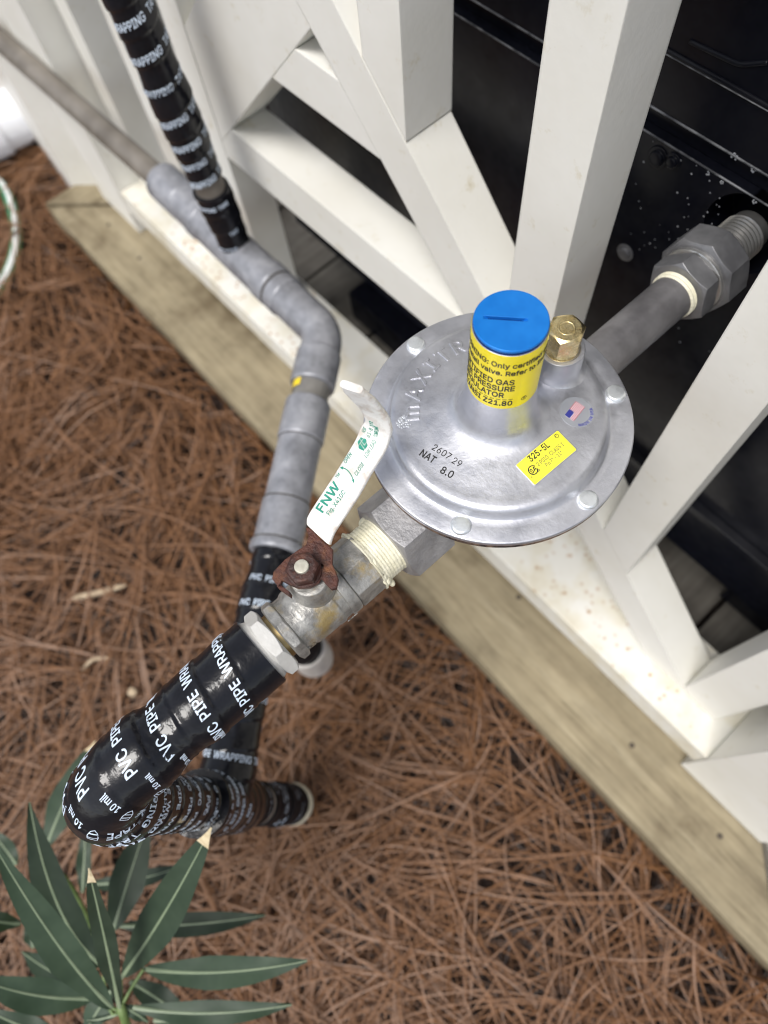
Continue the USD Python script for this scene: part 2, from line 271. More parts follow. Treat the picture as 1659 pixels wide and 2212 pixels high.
flagw = basic('sticker_white', (.60, .62, .68), (.66, .68, .72), rough=.4); flagr = basic('sticker_red', (.42, .06, .08), (.48, .08, .10), rough=.4); flagb = basic('sticker_blue', (.035, .04, .24), (.05, .055, .3), rough=.4)
# valve body: worn grey plate with brassy patches low down; rust
def mottled(name, a, b, c, s1, t0, t1, rough=.45, metallic=.5, bump=.6, bs=300):
    return mat(name, {'g': ('geometry', {}), 'n': NZ(s1, 7.0, .62), 'r': ('rgb_ramp', {'ramp': [(.32, a), (.58, b)]}), 'n2': NZ(s1 * .45, 6.0, .65), 'r2': ('rgb_ramp', {'ramp': [(t0, (0, 0, 0)), (t1, (1, 1, 1))]}),
                      'm': ('mix', {'color2': c}), 'n3': NZ(bs, 5.0, .6), 'bv': ('bevel', {'radius': .001}), 'b': ('bump', {'strength': bump, 'distance': .001}), 'p': ('principled_bsdf', {'roughness': rough, 'metallic': metallic})},
               [('g.position', 'n.vector'), ('n.fac', 'r.fac'), ('g.position', 'n2.vector'), ('n2.fac', 'r2.fac'), ('r.color', 'm.color1'), ('r2.color', 'm.fac'), ('m.color', 'p.base_color'), ('g.position', 'n3.vector'), ('n3.fac', 'b.height'), ('bv.bevel', 'b.normal'), ('b.normal', 'p.normal')])
valve_m = mottled('worn_valve_plate', (.17, .165, .155), (.37, .36, .335), (.36, .27, .12), 120, .52, .68, rough=.42, metallic=.55)
rust = mottled('rust', (.030, .010, .008), (.095, .030, .018), (.22, .085, .03), 170, .50, .72, rough=.55, metallic=.1, bump=.8, bs=600)
rust_edge = mottled('rusty_edge', (.12, .07, .045), (.25, .17, .12), (.04, .03, .03), 400, .45, .6, rough=.6, metallic=.3)
rust2 = mottled('dark_rust', (.016, .007, .006), (.055, .018, .012), (.12, .04, .02), 200, .55, .75, rough=.45, metallic=.15, bump=.6, bs=500)
stemtop = basic('stem_end', (.40, .38, .31), (.52, .50, .42), scale=400, rough=.5, metallic=.3)
soil = basic('dark_soil', (.022, .012, .008), (.05, .028, .018), scale=40, rough=.9, bump=.8, bscale=60, bdist=.01)
def needlemat(name, ramp):
    return mat(name, {
        'g': ('geometry', {}), 'r': ('rgb_ramp', {'ramp': ramp}), 'n': NZ(60, 3.0), 'rn': ('rgb_ramp', {'ramp': [(.3, (.74, .72, .70)), (.65, (1.08, 1.08, 1.08))]}), 'm': ('mix', {'mix_type': 'multiply', 'fac': 1.0}),
        'p': ('principled_bsdf', {'roughness': .40, 'specular_ior_level': .5}), 't': ('translucent_bsdf', {}), 'mx': ('mix_closure', {'fac': .15})},
        [('g.random_per_island', 'r.fac'), ('g.position', 'n.vector'), ('n.fac', 'rn.fac'), ('r.color', 'm.color1'), ('rn.color', 'm.color2'), ('m.color', 'p.base_color'), ('m.color', 't.color'), ('p.BSDF', 'mx.closure1'), ('t.BSDF', 'mx.closure2')], surface='mx.closure')
needle_m = needlemat('pine_needles', [(0, (.22, .105, .045)), (.2, (.52, .26, .11)), (.45, (.76, .42, .18)), (.70, (.88, .55, .27)), (.84, (.90, .64, .38)), (.92, (.76, .63, .50)), (1, (.90, .80, .70))])
gap_shade_m = needlemat('shade_toned_needles', [(0, (.05, .026, .015)), (.4, (.16, .075, .036)), (.75, (.34, .16, .075)), (1, (.42, .24, .13))])  # lower needles coloured dark to paint the shade in the gaps
def leafmat(name, a, b):
    return mat(name, {'g': ('geometry', {}), 'oi': ('object_info', {}), 'n': NZ(45, 5.0), 'r': ('rgb_ramp', {'ramp': [(.3, a), (.7, b)]}), 'p': ('principled_bsdf', {'roughness': .48, 'specular_ior_level': .26}), 'tc': ('mix', {'mix_type': 'multiply', 'fac': 1.0, 'color2': (1.3, 1.6, .5)}),
                      'hv': ('hsv', {}), 'mr': ('map_range', {'to_min': .6, 'to_max': 1.2}), 't': ('translucent_bsdf', {}), 'mx': ('mix_closure', {'fac': .15}), 'nb': NZ(900, 2.0), 'b': ('bump', {'strength': .12, 'distance': .0004})},
               [('g.position', 'n.vector'), ('n.fac', 'r.fac'), ('r.color', 'hv.color'), ('oi.random', 'mr.value'), ('mr.result', 'hv.value'), ('hv.color', 'p.base_color'), ('hv.color', 'tc.color1'), ('tc.color', 't.color'), ('g.position', 'nb.vector'), ('nb.fac', 'b.height'), ('b.normal', 'p.normal'), ('p.BSDF', 'mx.closure1'), ('t.BSDF', 'mx.closure2')], surface='mx.closure')
leaf_m = leafmat('oleander_leaf', (.030, .050, .031), (.050, .076, .048))
rib_m = basic('leaf_midrib', (.16, .21, .125), (.22, .27, .165), rough=.45)
tip_m = basic('dry_leaf_tip', (.50, .40, .24), (.62, .52, .34), scale=300, rough=.7)
stem_m = basic('green_stem', (.10, .16, .045), (.17, .24, .08), scale=120, rough=.5)
straw_m = basic('pale_straw', (.34, .25, .155), (.50, .39, .26), scale=150, rough=.7)

# ------------------------------------------------------------------ ground, needles
GZ = -HC
SOIL = GZ - .030
g = 15.0
obj(None, 'ground', ([(-g, -g, SOIL), (g, -g, SOIL), (g, g, SOIL), (-g, g, SOIL)], [[0, 1, 2, 3]]), soil, kind='structure')

def needles(n_bundles, seed, low, high):
    r = np.random.default_rng(seed); k = 8; V = []
    x = r.uniform(-1.75, .75, n_bundles * 3); y = r.uniform(-.80, .36, n_bundles * 3)
    keep = (y < .16) | (x < -1.10); x, y = x[keep][:n_bundles], y[keep][:n_bundles]
    flow = 2.2 * np.sin(x * 4.1 + 1.3) + 1.7 * np.cos(y * 5.3 + x * 2.0); pick = r.random(n_bundles) < .40
    az0 = np.where(pick, flow + r.normal(0, .5, n_bundles), r.uniform(0, 2 * np.pi, n_bundles)); layer = r.random(n_bundles)
    relief = .5 + .5 * meshkit.fbm(np.column_stack([x * 9, y * 9, x * 0]), 3) * 1.6
    cnt = r.choice([1, 2, 3], n_bundles, p=[.3, .35, .35])
    for i in range(n_bundles):
        L0 = r.uniform(.12, .30); curv = r.normal(0, .42) + (r.random() < .06) * r.normal(0, 1.6); tilt = r.normal(0, .12)
        for j in range(cnt[i]):
            L = L0 * r.uniform(.9, 1.05); c = curv + r.normal(0, .22); a = az0[i] + r.normal(0, .07); t = np.linspace(0, 1, k)
            ang = a + c * t + r.normal(0, .25) * t ** 2
            px = x[i] + np.cumsum(np.cos(ang)) * L / k; py = y[i] + np.cumsum(np.sin(ang)) * L / k
            pz = SOIL + low + layer[i] * (high - low) * (.55 + .45 * np.clip(relief[i], 0, 1)) + (t - .5) * L * tilt + r.normal(0, .006) * np.sin(t * 3.1 + r.uniform(0, 3)) + r.uniform(0, .002)
            pz = np.clip(pz, SOIL + .001, GZ + .056)
            w = r.uniform(.00058, .00112) * np.minimum(1, np.minimum(.4 + t * 6, (1.02 - t) * 5 + .15))
            nx, ny = -np.sin(ang), np.cos(ang); ro = r.uniform(-.4, .4); co, so = math.cos(ro), math.sin(ro)
            l = np.stack([px + nx * w * co, py + ny * w * co, pz + w * so], 1); q = np.stack([px - nx * w * co, py - ny * w * co, pz - w * so], 1)
            m = np.stack([px + nx * w * -so * .4, py + ny * w * -so * .4, pz + w * co * .4], 1)
            V.append(np.stack([l, m, q], 1).reshape(-1, 3))
    nn = len(V); V = np.vstack(V); one = []
    for s in range(k - 1):
        a = 3 * s; one += [[a, a + 3, a + 4], [a, a + 4, a + 1], [a + 1, a + 4, a + 5], [a + 1, a + 5, a + 2]]
    F = (np.array(one)[None] + (np.arange(nn) * 3 * k)[:, None, None]).reshape(-1, 3)
    return V, F
for nm, cnt_, sd_, lo_z, hi_z, mm_, lab in (('decayed_pine_straw', 12000, 5, .002, .034, gap_shade_m, 'pine needles lying underneath the fresh straw, coloured dark for the shade in its gaps'), ('pine_straw', 9000, 11, .022, .078, needle_m, 'bright orange brown fallen pine needles covering the ground below the railing')):
    v, f = needles(cnt_, sd_, lo_z, hi_z)
    bad = (v[:, 1] > .128) & (v[:, 0] > -1.11) & (v[:, 2] > -.848); v[bad, 2] = -.849
    obj(None, nm, (v, f), mm_, smooth=True, kind='stuff', label=lab, cat='pine straw')

# ------------------------------------------------------------------ deck: border boards mitred at the corners, grey boards behind
BZ, BT = -.803, .038
X0, X1, YO, BW = -1.085, .335, .136, .140
dk = thing('deck', 'low wooden deck with a mitred border of treated boards and grey boards inside', 'deck', (0, .3, -HC), kind='structure')
def prism(pts, z0, z1):
    t = trimesh.creation.extrude_polygon(Polygon(pts), z1 - z0); t.apply_translation((0, 0, z0)); return t
gapm = .0025
obj(dk, 'border_board', prism([(X0 + gapm, YO), (X1 - gapm * 2, YO), (X1 - BW - gapm * 2, YO + BW), (X0 + BW + gapm, YO + BW)], BZ - BT, BZ), wood_x)
obj(dk, 'border_board', prism([(X0 - gapm, YO + .001), (X0 + BW - gapm, YO + BW), (X0 + BW - gapm, .30), (X0 - gapm, .30)], BZ - BT + .003, BZ + .003), wood_y)
obj(dk, 'border_board', prism([(X1 + gapm, YO + .004), (X1 + gapm, 2.2), (X1 - BW + gapm, 2.2), (X1 - BW + gapm, YO + BW)], BZ - BT - .001, BZ - .001), wood_old, label='pale weathered border board at the right corner')
obj(dk, 'rim_board', box((X0 + .03, YO + .035, GZ - .02), (X1 - .03, YO + .07, BZ - BT - .001)), wood_x)
xb = X0 + BW + .004
while xb < X1 - BW - .01:
    wv = min(.138, X1 - BW - .004 - xb); obj(dk, 'deck_board', box((xb, YO + BW + .005, BZ - .03 + rng.uniform(-.001, .001)), (xb + wv, 2.2, BZ - .002 + rng.uniform(-.001, .0015))), deck_m); xb += wv + .006

# ------------------------------------------------------------------ railing in a cream-painted Chippendale pattern
YF, YB, ZT = .2513, .2918, .10
RZ = -.7235
rl = thing('railing', 'cream painted wooden railing with upright and diagonal square bars around the black cabinet', 'railing', (0, .26, BZ))
def beam(p, q, w):
    return LineString([p, q]).buffer(w / 2, cap_style=2)
d1a, d1b = np.array([-.4650, -.2160]), np.array([.1180, -.7750])
lowdir = unit(np.array([.053 + .326, -.735 + .342])); n2 = np.array([-lowdir[1], lowdir[0]])
pl = np.array([-.326, -.342]); cl = pl + n2 * .0198
diag = beam(cl - lowdir * .60, cl + lowdir * .62, .0396).intersection(sbox(-.5768, RZ, .3, ZT))
post_c = sbox(-.3345, -.5, -.297, ZT).difference(diag); post_c = max(post_c.geoms, key=lambda q: q.bounds[3]) if hasattr(post_c, 'geoms') else post_c
def above(x0, x1):
    q = sbox(x0, RZ, x1, ZT).difference(diag); return max(q.geoms, key=lambda s: s.bounds[3]) if hasattr(q, 'geoms') else q
p1 = sbox(-.6155, RZ, -.577, ZT)
kd = unit(np.array([.207, .203])); kn = np.array([-kd[1], kd[0]]); kl = np.array([-.595, -.486]); kc = kl + kn * .0390
k1 = beam(kc - kd * .02, kc + kd * .60, .078 * .78 + .017).intersection(sbox(-.577, -1, .0, ZT))
k1 = k1.difference(diag); k1 = max(k1.geoms, key=lambda s: -s.bounds[0]) if hasattr(k1, 'geoms') else k1
k2 = sbox(-.47, -.3435, -.29, -.304).difference(k1).difference(diag); k2 = max(k2.geoms, key=lambda s: s.area) if hasattr(k2, 'geoms') else k2
b1 = sbox(-.5765, -.4855, -.15, -.4400).difference(k1).difference(diag); b1 = min(b1.geoms, key=lambda s: s.bounds[0]) if hasattr(b1, 'geoms') else b1
pieces = [('diagonal_bar', diag, 0), ('baluster', above(-.3345, -.297), .0004), ('baluster', above(-.198, -.159), 0), ('baluster', above(-.062, -.024), -.0003), ('baluster', sbox(.0860, RZ, .1270, ZT).difference(diag.buffer(.0004)), .0003),
          ('baluster', p1, .0), ('diagonal_bar', k1, .0006), ('cross_bar', k2, .0002), ('cross_bar', b1, .0), ('baluster', sbox(-.760, RZ, -.721, ZT), 0), ('baluster', sbox(-.908, RZ, -.868, ZT), .0005)]
for nm, poly, dy in pieces:
    poly = poly.buffer(-.00025, join_style=2)
    if hasattr(poly, 'geoms'): poly = max(poly.geoms, key=lambda s: s.area)
    obj(rl, nm, extrude_xz(poly, YF + dy, YB + dy), paint)
obj(rl, 'bottom_rail', box((-.9195, .2183, RZ - .0385), (.1445, .3073, RZ - .0004)), railpaint)
obj(rl, 'top_rail', box((-.9195, .2183, ZT + .0004), (.1445, .3073, ZT + .038)), paint)
obj(rl, 'corner_post', box((-1.030, .216, BZ + .001), (-.920, .312, ZT + .12)), paint)
obj(rl, 'corner_post', box((.1450, .216, BZ + .004), (.2450, .312, ZT + .12)), paint)

dark_screw = basic('rusty_screw', (.03, .024, .02), (.09, .07, .055), scale=500, rough=.6, metallic=.4)
for px, py in ((234, 486), (301, 558), (1365, 1610), (1555, 1806), (1120, 1290)):
    c = on_z(px, py, BZ); obj(dk, 'screw_head', lathe([(-.001, .0030), (.0004, .0030), (.0002, .0008), (-.0006, .0004)], (c[0], c[1], BZ), (0, 0, 1), 16), dark_screw, smooth=30)

# ------------------------------------------------------------------ black generator cabinet behind the railing
YG = .356
gc = thing('generator_cabinet', 'black painted metal generator cabinet standing on the deck behind the railing', 'generator', (-.2, .7, BZ))
hx, hz = on_y(1603, 508, YG)[[0, 2]]
ob = on_y(1745, 470, YG)
seam_z = -.2985
def on_panel(sx, sy, y=YG): return on_y((1800 + sx / 2.37) * .6636, (sy / 2.37) * .6636, y)
sA = on_panel(760, 925); sB = on_panel(1650, 1520); seam_z = (sA[2] + sB[2]) / 2
panel = box((-.66, YG, -.700), (.62, 1.05, seam_z - .006))
pm = m3.Manifold(m3.Mesh(np.asarray(panel.vertices, np.float32), np.asarray(panel.faces, np.uint32)))
hole = m3.Manifold.cylinder(.05, .0265, .0265, 64).rotate((90, 0, 0)).translate((hx, YG + .03, hz))
obj(gc, 'lower_panel', pm - hole, black)
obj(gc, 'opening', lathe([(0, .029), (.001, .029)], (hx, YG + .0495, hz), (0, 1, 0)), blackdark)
obj(gc, 'upper_panel', box((-.66, YG + .004, seam_z + .006), (.62, 1.05, .16)), black)
obj(gc, 'seam_strip', box((-.655, YG + .0075, seam_z - .0055), (.615, 1.04, seam_z + .0055)), black)
zt2 = on_panel(1100, 555)[2]
obj(gc, 'pressed_rib', [None, None] and join([place(trimesh.creation.capsule(.5 - .003, .0016), ((-.05 + .0), YG + .004, zt2), (1, 0, 0))]), black, smooth=True)
rib2 = Sweep([on_panel(1060, 318, YG + .004), on_panel(1440, 500, YG + .004), on_panel(1659, 480, YG + .004)], bend=.02); obj(gc, 'pressed_rib', rib2.tube(0, rib2.L, .0014, n=12), black, smooth=True)
zr = on_y(760, 300, YG)[2]
obj(gc, 'pressed_rib', place(trimesh.creation.capsule(.58, .0018), (-.62, YG + .001, on_z(760, 300, -.40)[2] if False else zr), (1, 0, 0)), black, smooth=True)
obj(gc, 'lip', box((-.66, YG - .010, -.612), (.62, YG - .0004, -.603)), black)
# skid, feet
obj(gc, 'base_skid', box((-.66, .40, -.745), (.62, 1.02, -.701)), black)
obj(gc, 'base_skirt', box((-.55, .349, -.796), (-.13, .399, -.7455)), black)  # added black box standing in for the shade over the deck boards
fp = on_y(1500, 1190, .43)
for xx in (-.60, -.35, -.02, .14, .5):
    obj(gc, 'foot', lathe(round_prof(0, BZ and (-.745 - BZ), .022, .003), (xx, .445, BZ), (0, 0, 1), 32), black, smooth=30)
bb = box((.055, .385, -.782), (.40, .47, -.7455)); obj(gc, 'base_corner', bb, black)
glint_m = basic('edge_glint', (.05, .052, .058), (.22, .225, .235), scale=90, rough=.35, metallic=.3, lo=.42, hi=.62)  # pale beads paint the highlights along the seams and rib
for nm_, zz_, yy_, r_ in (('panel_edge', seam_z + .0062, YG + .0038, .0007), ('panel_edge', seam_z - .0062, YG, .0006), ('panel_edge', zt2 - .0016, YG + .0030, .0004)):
    obj(gc, nm_, place(trimesh.creation.capsule(1.2, r_), (-.62, yy_, zz_), (1, 0, 0)), glint_m, smooth=True)
def screw(px, py, r, m):
    c = on_panel(px, py); obj(gc, 'screw', join([lathe(round_prof(0, .003, r, .001), (c[0], YG - .0004, c[2]), (0, -1, 0), 24), lathe([(0.0, r * 1.5), (.0008, r * 1.5)], (c[0], YG - .0002, c[2]), (0, -1, 0), 24)]), m, smooth=30)
screw(560, 1945, .0046, union_m); screw(812, 1212, .0048, black); screw(930, 1240, .0035, black)
bub = []
for i in range(80):
    if i < 50: px, py, r = rng.uniform(600, 1300), rng.uniform(1080, 1950), rng.uniform(.0003, .0007)
    elif i < 70: px = rng.uniform(950, 1640); py = 1050 + (px - 950) * .68 + rng.normal(0, 60); r = rng.uniform(.0003, .0007)
    else: px, py, r = rng.uniform(500, 2400), rng.uniform(2250, 3100), rng.uniform(.0003, .0010)
    c = on_panel(px, py)
    if c[2] < seam_z + .008 and c[2] > seam_z - .008: continue
    t = trimesh.creation.icosphere(1, r); vv = np.array(t.vertices) * [1, .3, 1]; bub.append((vv + [c[0], YG + (.0038 if c[2] > seam_z else -.0002), c[2]], t.faces))
for px, py, r in ((1365, 1238, .0023), (1515, 1338, .0018), (1195, 1335, .0014), (1555, 1555, .0014), (1305, 1405, .0012)):
    c = on_panel(px, py); yy = YG + (.0038 if c[2] > seam_z else -.0002)
    for q in range(7):
        a = rng.uniform(0, 6.28); t = trimesh.creation.icosphere(1, r * rng.uniform(.25, .5)); bub.append((np.array(t.vertices) * [1, .4, 1] + [c[0] + math.cos(a) * r * .7, yy, c[2] + math.sin(a) * r * .7], t.faces))
obj(gc, 'soap_bubbles', join(bub), bubble, smooth=True, kind='stuff')

# ------------------------------------------------------------------ outlet pipe with union into the cabinet
PX, PZ = -.108, -.335
YD = (0, 1, 0)
op = thing('outlet_pipe', 'dark steel pipe with a grey union nut joining the round regulator to the black cabinet', 'pipe', (PX, .3, PZ))
obj(op, 'pipe', lathe(round_prof(.17, .2900, .01335), (PX, 0, PZ), YD), steel, smooth=40)
thr = [(.2893, .0134)]
for k in range(4): thr += [(.2896 + k * .0015, .0136 + rng.uniform(0, .0006)), (.2903 + k * .0015, .0145)]
thr += [(.2955, .0142)]
obj(op, 'sealant_thread', lathe(thr, (PX, 0, PZ), YD), cream, smooth=40)
obj(op, 'union_end', ngon(.2940, .3065, .0360, (PX, 0, PZ), YD, .3, chamfer=.0012), union_m, smooth=20)
obj(op, 'union_collar', lathe([(.3062, .0182), (.3075, .0200), (.3095, .0200), (.311, .0186)], (PX, 0, PZ), YD), bright, smooth=40)
obj(op, 'union_nut', ngon(.3095, .3285, .0462, (PX, 0, PZ), YD, .05, sides=8, chamfer=.0016), union_m, smooth=20)
obj(op, 'union_tail', lathe([(.328, .0175), (.333, .0172), (.334, .016)], (PX, 0, PZ), YD), union_m, smooth=30)
thr2 = [(.333, .0125)]
for k in range(8): thr2 += [(.3338 + k * .0028, .0122), (.3348 + k * .0028, .0140), (.3354 + k * .0028, .0140)]
thr2 += [(.3580, .0125), (.3620, .0125), (.3622, .0005)]
obj(op, 'threaded_nipple', lathe(thr2, (PX, 0, PZ), YD), bright, smooth=30)

# ------------------------------------------------------------------ the gas pressure regulator
C = np.array([-.1103, .1440]); FZ = -.3050; UP = (0, 0, 1)
R0 = .0676
rg = thing('gas_regulator', 'round silver cast aluminium gas regulator with a blue capped yellow-labelled neck', 'regulator', (C[0], C[1], FZ - .05))
cover = np.array([(.0676, -.0030), (.0678, -.0009), (.0670, 0), (.0600, .0001), (.0568, .0003), (.0556, .0012), (.0548, .0030), (.0540, .0049), (.0528, .0060), (.0508, .0066), (.0480, .0066), (.044, .0069), (.036, .0080), (.030, .0090),
                  (.0262, .0097), (.0236, .0106), (.0212, .0124), (.0194, .0151), (.0181, .0188), (.0172, .023), (.01665, .029), (.0162, .036), (.0158, .0744), (.0156, .0746)])
def surf(r): return np.interp(r, cover[::-1, 0], cover[::-1, 1]) + FZ
O3 = np.array([C[0], C[1], FZ])
body = obj(rg, 'cover', lathe(cover[:, [1, 0]], O3, UP, 128), alu, smooth=50)
obj(rg, 'gasket_edge', lathe([(-.0066, .0664), (-.0062, .0674), (-.0034, .0675), (-.0029, .0664)], O3, UP, 96), rust_edge, smooth=30)
obj(rg, 'lower_housing', lathe([(-.050, .014), (-.049, .017), (-.044, .020), (-.036, .030), (-.022, .050), (-.012, .056), (-.0095, .0650), (-.0068, .0668)][::1], O3, UP, 96), alu2, smooth=40)
obj(rg, 'through_body', lathe([(.0925, .0215), (.10, .0215), (.17, .0205), (.191, .0195), (.1945, .0180)], (PX, 0, PZ), YD, 64), alu2, smooth=30)
obj(rg, 'inlet_hexagon', ngon(.0635, .0920, .0425, (PX, 0, PZ), YD, .10, chamfer=.0016), alu2, smooth=20)
for k in range(6):
    a = math.radians(-1 + 60 * k); p = O3 + [.0615 * math.cos(a), .0615 * math.sin(a), 0]
    rv = obj(rg, 'rivet', lathe([(-.0002, .0051), (.0004, .0051), (.0013, .0049), (.0019, .0044), (.0021, .0036), (.0021, .0003)], p, UP, 40), zinc, smooth=40)
# vent boss and brass plug
bo = O3 + [.0030, .0385, 0]
obj(rg, 'vent_boss', lathe([(.005, .0165), (.0066, .0150), (.0082, .0130), (.0110, .0117), (.0140, .0118), (.0245, .0114), (.0253, .0109), (.0254, .0092), (.0246, .0085)], bo, UP, 64), alu, smooth=40)
plug = ngon(.0268, .0398, .0158, bo, UP, .42, chamfer=.0010)
bp = obj(rg, 'brass_plug', join([plug, lathe([(.0245, .0082), (.0262, .0082), (.0270, .0078)], bo, UP, 40)]), brass, smooth=20)
obj(bp, 'stamped_ring', lathe([(.0397, .0042), (.0400, .0040), (.0400, .0034), (.0397, .0032)], bo, UP, 40, cap=False), brass, smooth=40)
tocam = math.atan2(-C[1], -C[0])
fd = unit(np.array([-math.cos(math.radians(22)), -math.sin(math.radians(22)), 0]))
for hh in (.0352, .0308):
    obj(bp, 'vent_hole', lathe([(0, .0011), (.0002, .0011)], bo + fd * .0080 + [0, 0, hh], fd, 16), blackdark)
# neck label, cap
def on_neck(th, z, r): return np.stack([C[0] + r * np.cos(th), C[1] + r * np.sin(th), FZ + z], -1)
obj(rg, 'neck_label', lathe([(.0345, .01605), (.0347, .01622), (.0744, .01600), (.0746, .01585)], O3, UP, 96, cap=False), yellow, smooth=40)
cap_low = m3.Manifold.cylinder(.009, .0149, .0149, 96).translate((0, 0, -.0089))
capm = m3.Manifold.revolve(m3.CrossSection([[(0, 0), (.0150, 0), (.0154, .0003), (.0154, .0012), (.0151, .0016), (0, .0016)]]), 128)
sl = m3.Manifold.cube((.0236, .0017, .004), True).rotate((0, 0, math.degrees(0))).translate((0, 0, .0092))
sd = on_z(1153, 697, FZ + .076) - on_z(1031, 689, FZ + .076); sa = math.degrees(math.atan2(sd[1], sd[0])); sc = (on_z(1153, 697, FZ + .076) + on_z(1031, 689, FZ + .076)) / 2
disc = m3.Manifold.cylinder(.0016, .0126, .0126, 64).rotate((90, 0, 0)).translate((0, .0008, .0178))
cap = (capm + cap_low) - disc.rotate((0, 0, sa)).translate((sc[0] - C[0], sc[1] - C[1], -.0074))
obj(rg, 'blue_cap', cap.translate(tuple(O3 + [0, 0, .0758])), blue, smooth=30)
obj(rg, 'cap_skirt', lathe([(.0743, .01545), (.0758, .01545)], O3, UP, 64), bluedark, smooth=30)
def neck_text(t, z, th_mid=None, h=.0026, th_right=None, th_left=None, bold=True, wid=None, r=None, k=.80):
    r = r or np.interp(z + h / 2, [.0347, .0744], [.01632, .0161])
    v, f = text(t, h, bold, fine=.0012); L = v[:, 0].max(); sc = (wid / L) if wid else k
    if th_right is not None: t0 = th_right - L * sc / r
    else: t0 = th_mid - L * sc / r / 2
    return on_neck(t0 + v[:, 0] * sc / r, z + v[:, 1], r + v[:, 2] * .5), f
dg = lambda d: tocam + math.radians(d)
nl = [neck_text('WARNING: Only certified gas', .0668, h=.0031, th_right=dg(88), k=.86), neck_text('install valve. Refer to Instr', .0616, h=.0031, th_right=dg(84), k=.86),
      neck_text('CERTIFIED GAS', .0548, h=.0036, th_right=dg(19)), neck_text('LINE PRESSURE', .0500, h=.0036, th_right=dg(21)), neck_text('REGULATOR', .0451, h=.0036, th_right=dg(6)),
      neck_text('CSA/ANSI Z21.80', .0386, h=.0036, th_right=dg(21)), neck_text('P', .0405, h=.0016, th_right=dg(42), bold=False)]
for k in range(12):
    v, f = shape(sbox(0, 0, .0019, .00024), fine=.001); nl.append((on_neck(dg(14) - k * .17 + v[:, 0] / .0163, .0434 + v[:, 1], .01632 + v[:, 2] * .5), f))
v, f = shape(Point(0, 0).buffer(.0014).difference(Point(0, 0).buffer(.0012)), fine=.0008); nl.append((on_neck(dg(40) + v[:, 0] / .0163, .0413 + v[:, 1], .01632 + v[:, 2] * .5), f))
obj(rg, 'neck_lettering', join(nl), ink)
# prints, plate and sticker on the cover
Zr = lambda x, y: (730 + x * .44, 564 + y * .44)
def cover_pt(x, y, it=4):
    z = FZ + .008
    for _ in range(it):
        p = on_z(*Zr(x, y), z); z = float(surf(math.hypot(p[0] - C[0], p[1] - C[1])))
    return on_z(*Zr(x, y), z)
def on_cover(v, o, u, w, lift):
    p = o[:2] + v[:, :1] * u[:2] + v[:, 1:2] * w[:2]
    return np.column_stack([p, surf(np.hypot(p[:, 0] - C[0], p[:, 1] - C[1])) + lift + v[:, 2]])
def cover_text(t, a, b, h=None, bold=True, lift=.00012, depth=.00010):
    pa, pb = cover_pt(*a), cover_pt(*b); u = pb - pa; u[2] = 0; L = np.linalg.norm(u); u /= L; w = np.array([-u[1], u[0], 0])
    v, f = text(t, h or .003, bold, fine=.0015); v = v.copy(); x0, x1 = v[:, 0].min(), v[:, 0].max(); v[:, 0] = (v[:, 0] - x0) * L / (x1 - x0); v[:, 2] *= depth / .00012
    return on_cover(v, pa, u, w, lift), f
obj(rg, 'printed_date', join([cover_text('2607', (458, 924), (543, 976), .0033, False), cover_text('29', (556, 990), (596, 1013), .0033, False)]), greyink if False else ink)
obj(rg, 'printed_setting', join([cover_text('NAT', (397, 952), (466, 995), .0036), cover_text('8.0', (498, 1037), (556, 1068), .0036)]), ink)
lc = [cover_pt(*q) for q in ((868, 1003), (975, 1098), (1188, 912), (1078, 828))]
def quad_patch(c, n, lift, thick, inset=0.0, rad=.0):
    o = c[0]; u = c[3] - c[0]; w = c[1] - c[0]; Lu, Lw = np.linalg.norm(u[:2]), np.linalg.norm(w[:2]); u, w = u / Lu, w / Lw
    poly = sbox(inset, inset, Lu - inset, Lw - inset).buffer(-rad).buffer(rad); v, f = shape(poly, thick, fine=.003)
    w2 = np.array([u[1], -u[0], 0]); return (on_cover(v, o, u, w2, lift), f[:, ::-1]), o, u, w2
(pv, pf), lo_, lu, lw = quad_patch(lc, 10, .00008, .00025, 0, .0008)
pl_ = obj(rg, 'rating_label_backing', (pv, pf[:, ::-1]), alu, smooth=False)
(pv, pf), *_ = quad_patch(lc, 10, .00012, .00025, .0004, .0006)
lp = obj(rg, 'rating_label', (pv, pf), yellow2)
LT = .00040
obj(lp, 'bold_lettering', join([cover_text('325-5L', (948, 989), (1042, 911), .0031, True, LT)]), ink)
obj(lp, 'small_lettering', join([cover_text('2 PSIG', (985, 1010), (1037, 967), .0020, False, LT), cover_text('CLASS I', (1047, 958), (1110, 906), .0020, False, LT), cover_text('Po', (1026, 1012), (1046, 996), .0019, False, LT), cover_text('7" - 11"', (1050, 992), (1105, 947), .0019, False, LT), cover_text('c', (949, 1068), (957, 1062), .0011, False, LT), cover_text('us', (981, 1038), (993, 1028), .0011, True, LT), cover_text('P', (1070, 867), (1078, 860), .0013, False, LT)]), greyink)
def mark_at(x, y, poly, ang_from, fine=.0008, lift=LT):
    p = cover_pt(x, y); q = cover_pt(*ang_from); u = q - p; u[2] = 0; u = unit(u); w = np.array([-u[1], u[0], 0]); v, f = shape(poly, .0001, fine); return on_cover(v, p, u, w, lift), f
ringp = Point(0, 0).buffer(.0024).difference(Point(0, 0).buffer(.0019)).difference(Polygon([(0, 0), (.004, -.0013), (.004, .0013)]))
vt, ft = text('SA', .0022, True, fine=.0008); pc = cover_pt(957, 1028)
q0 = unit((cover_pt(1000, 992) - pc) * [1, 1, 0]); sp = vt.copy(); sp[:, 0] -= sp[:, 0].mean(); sp[:, 1] -= .0011; sp[:, 0] *= .9
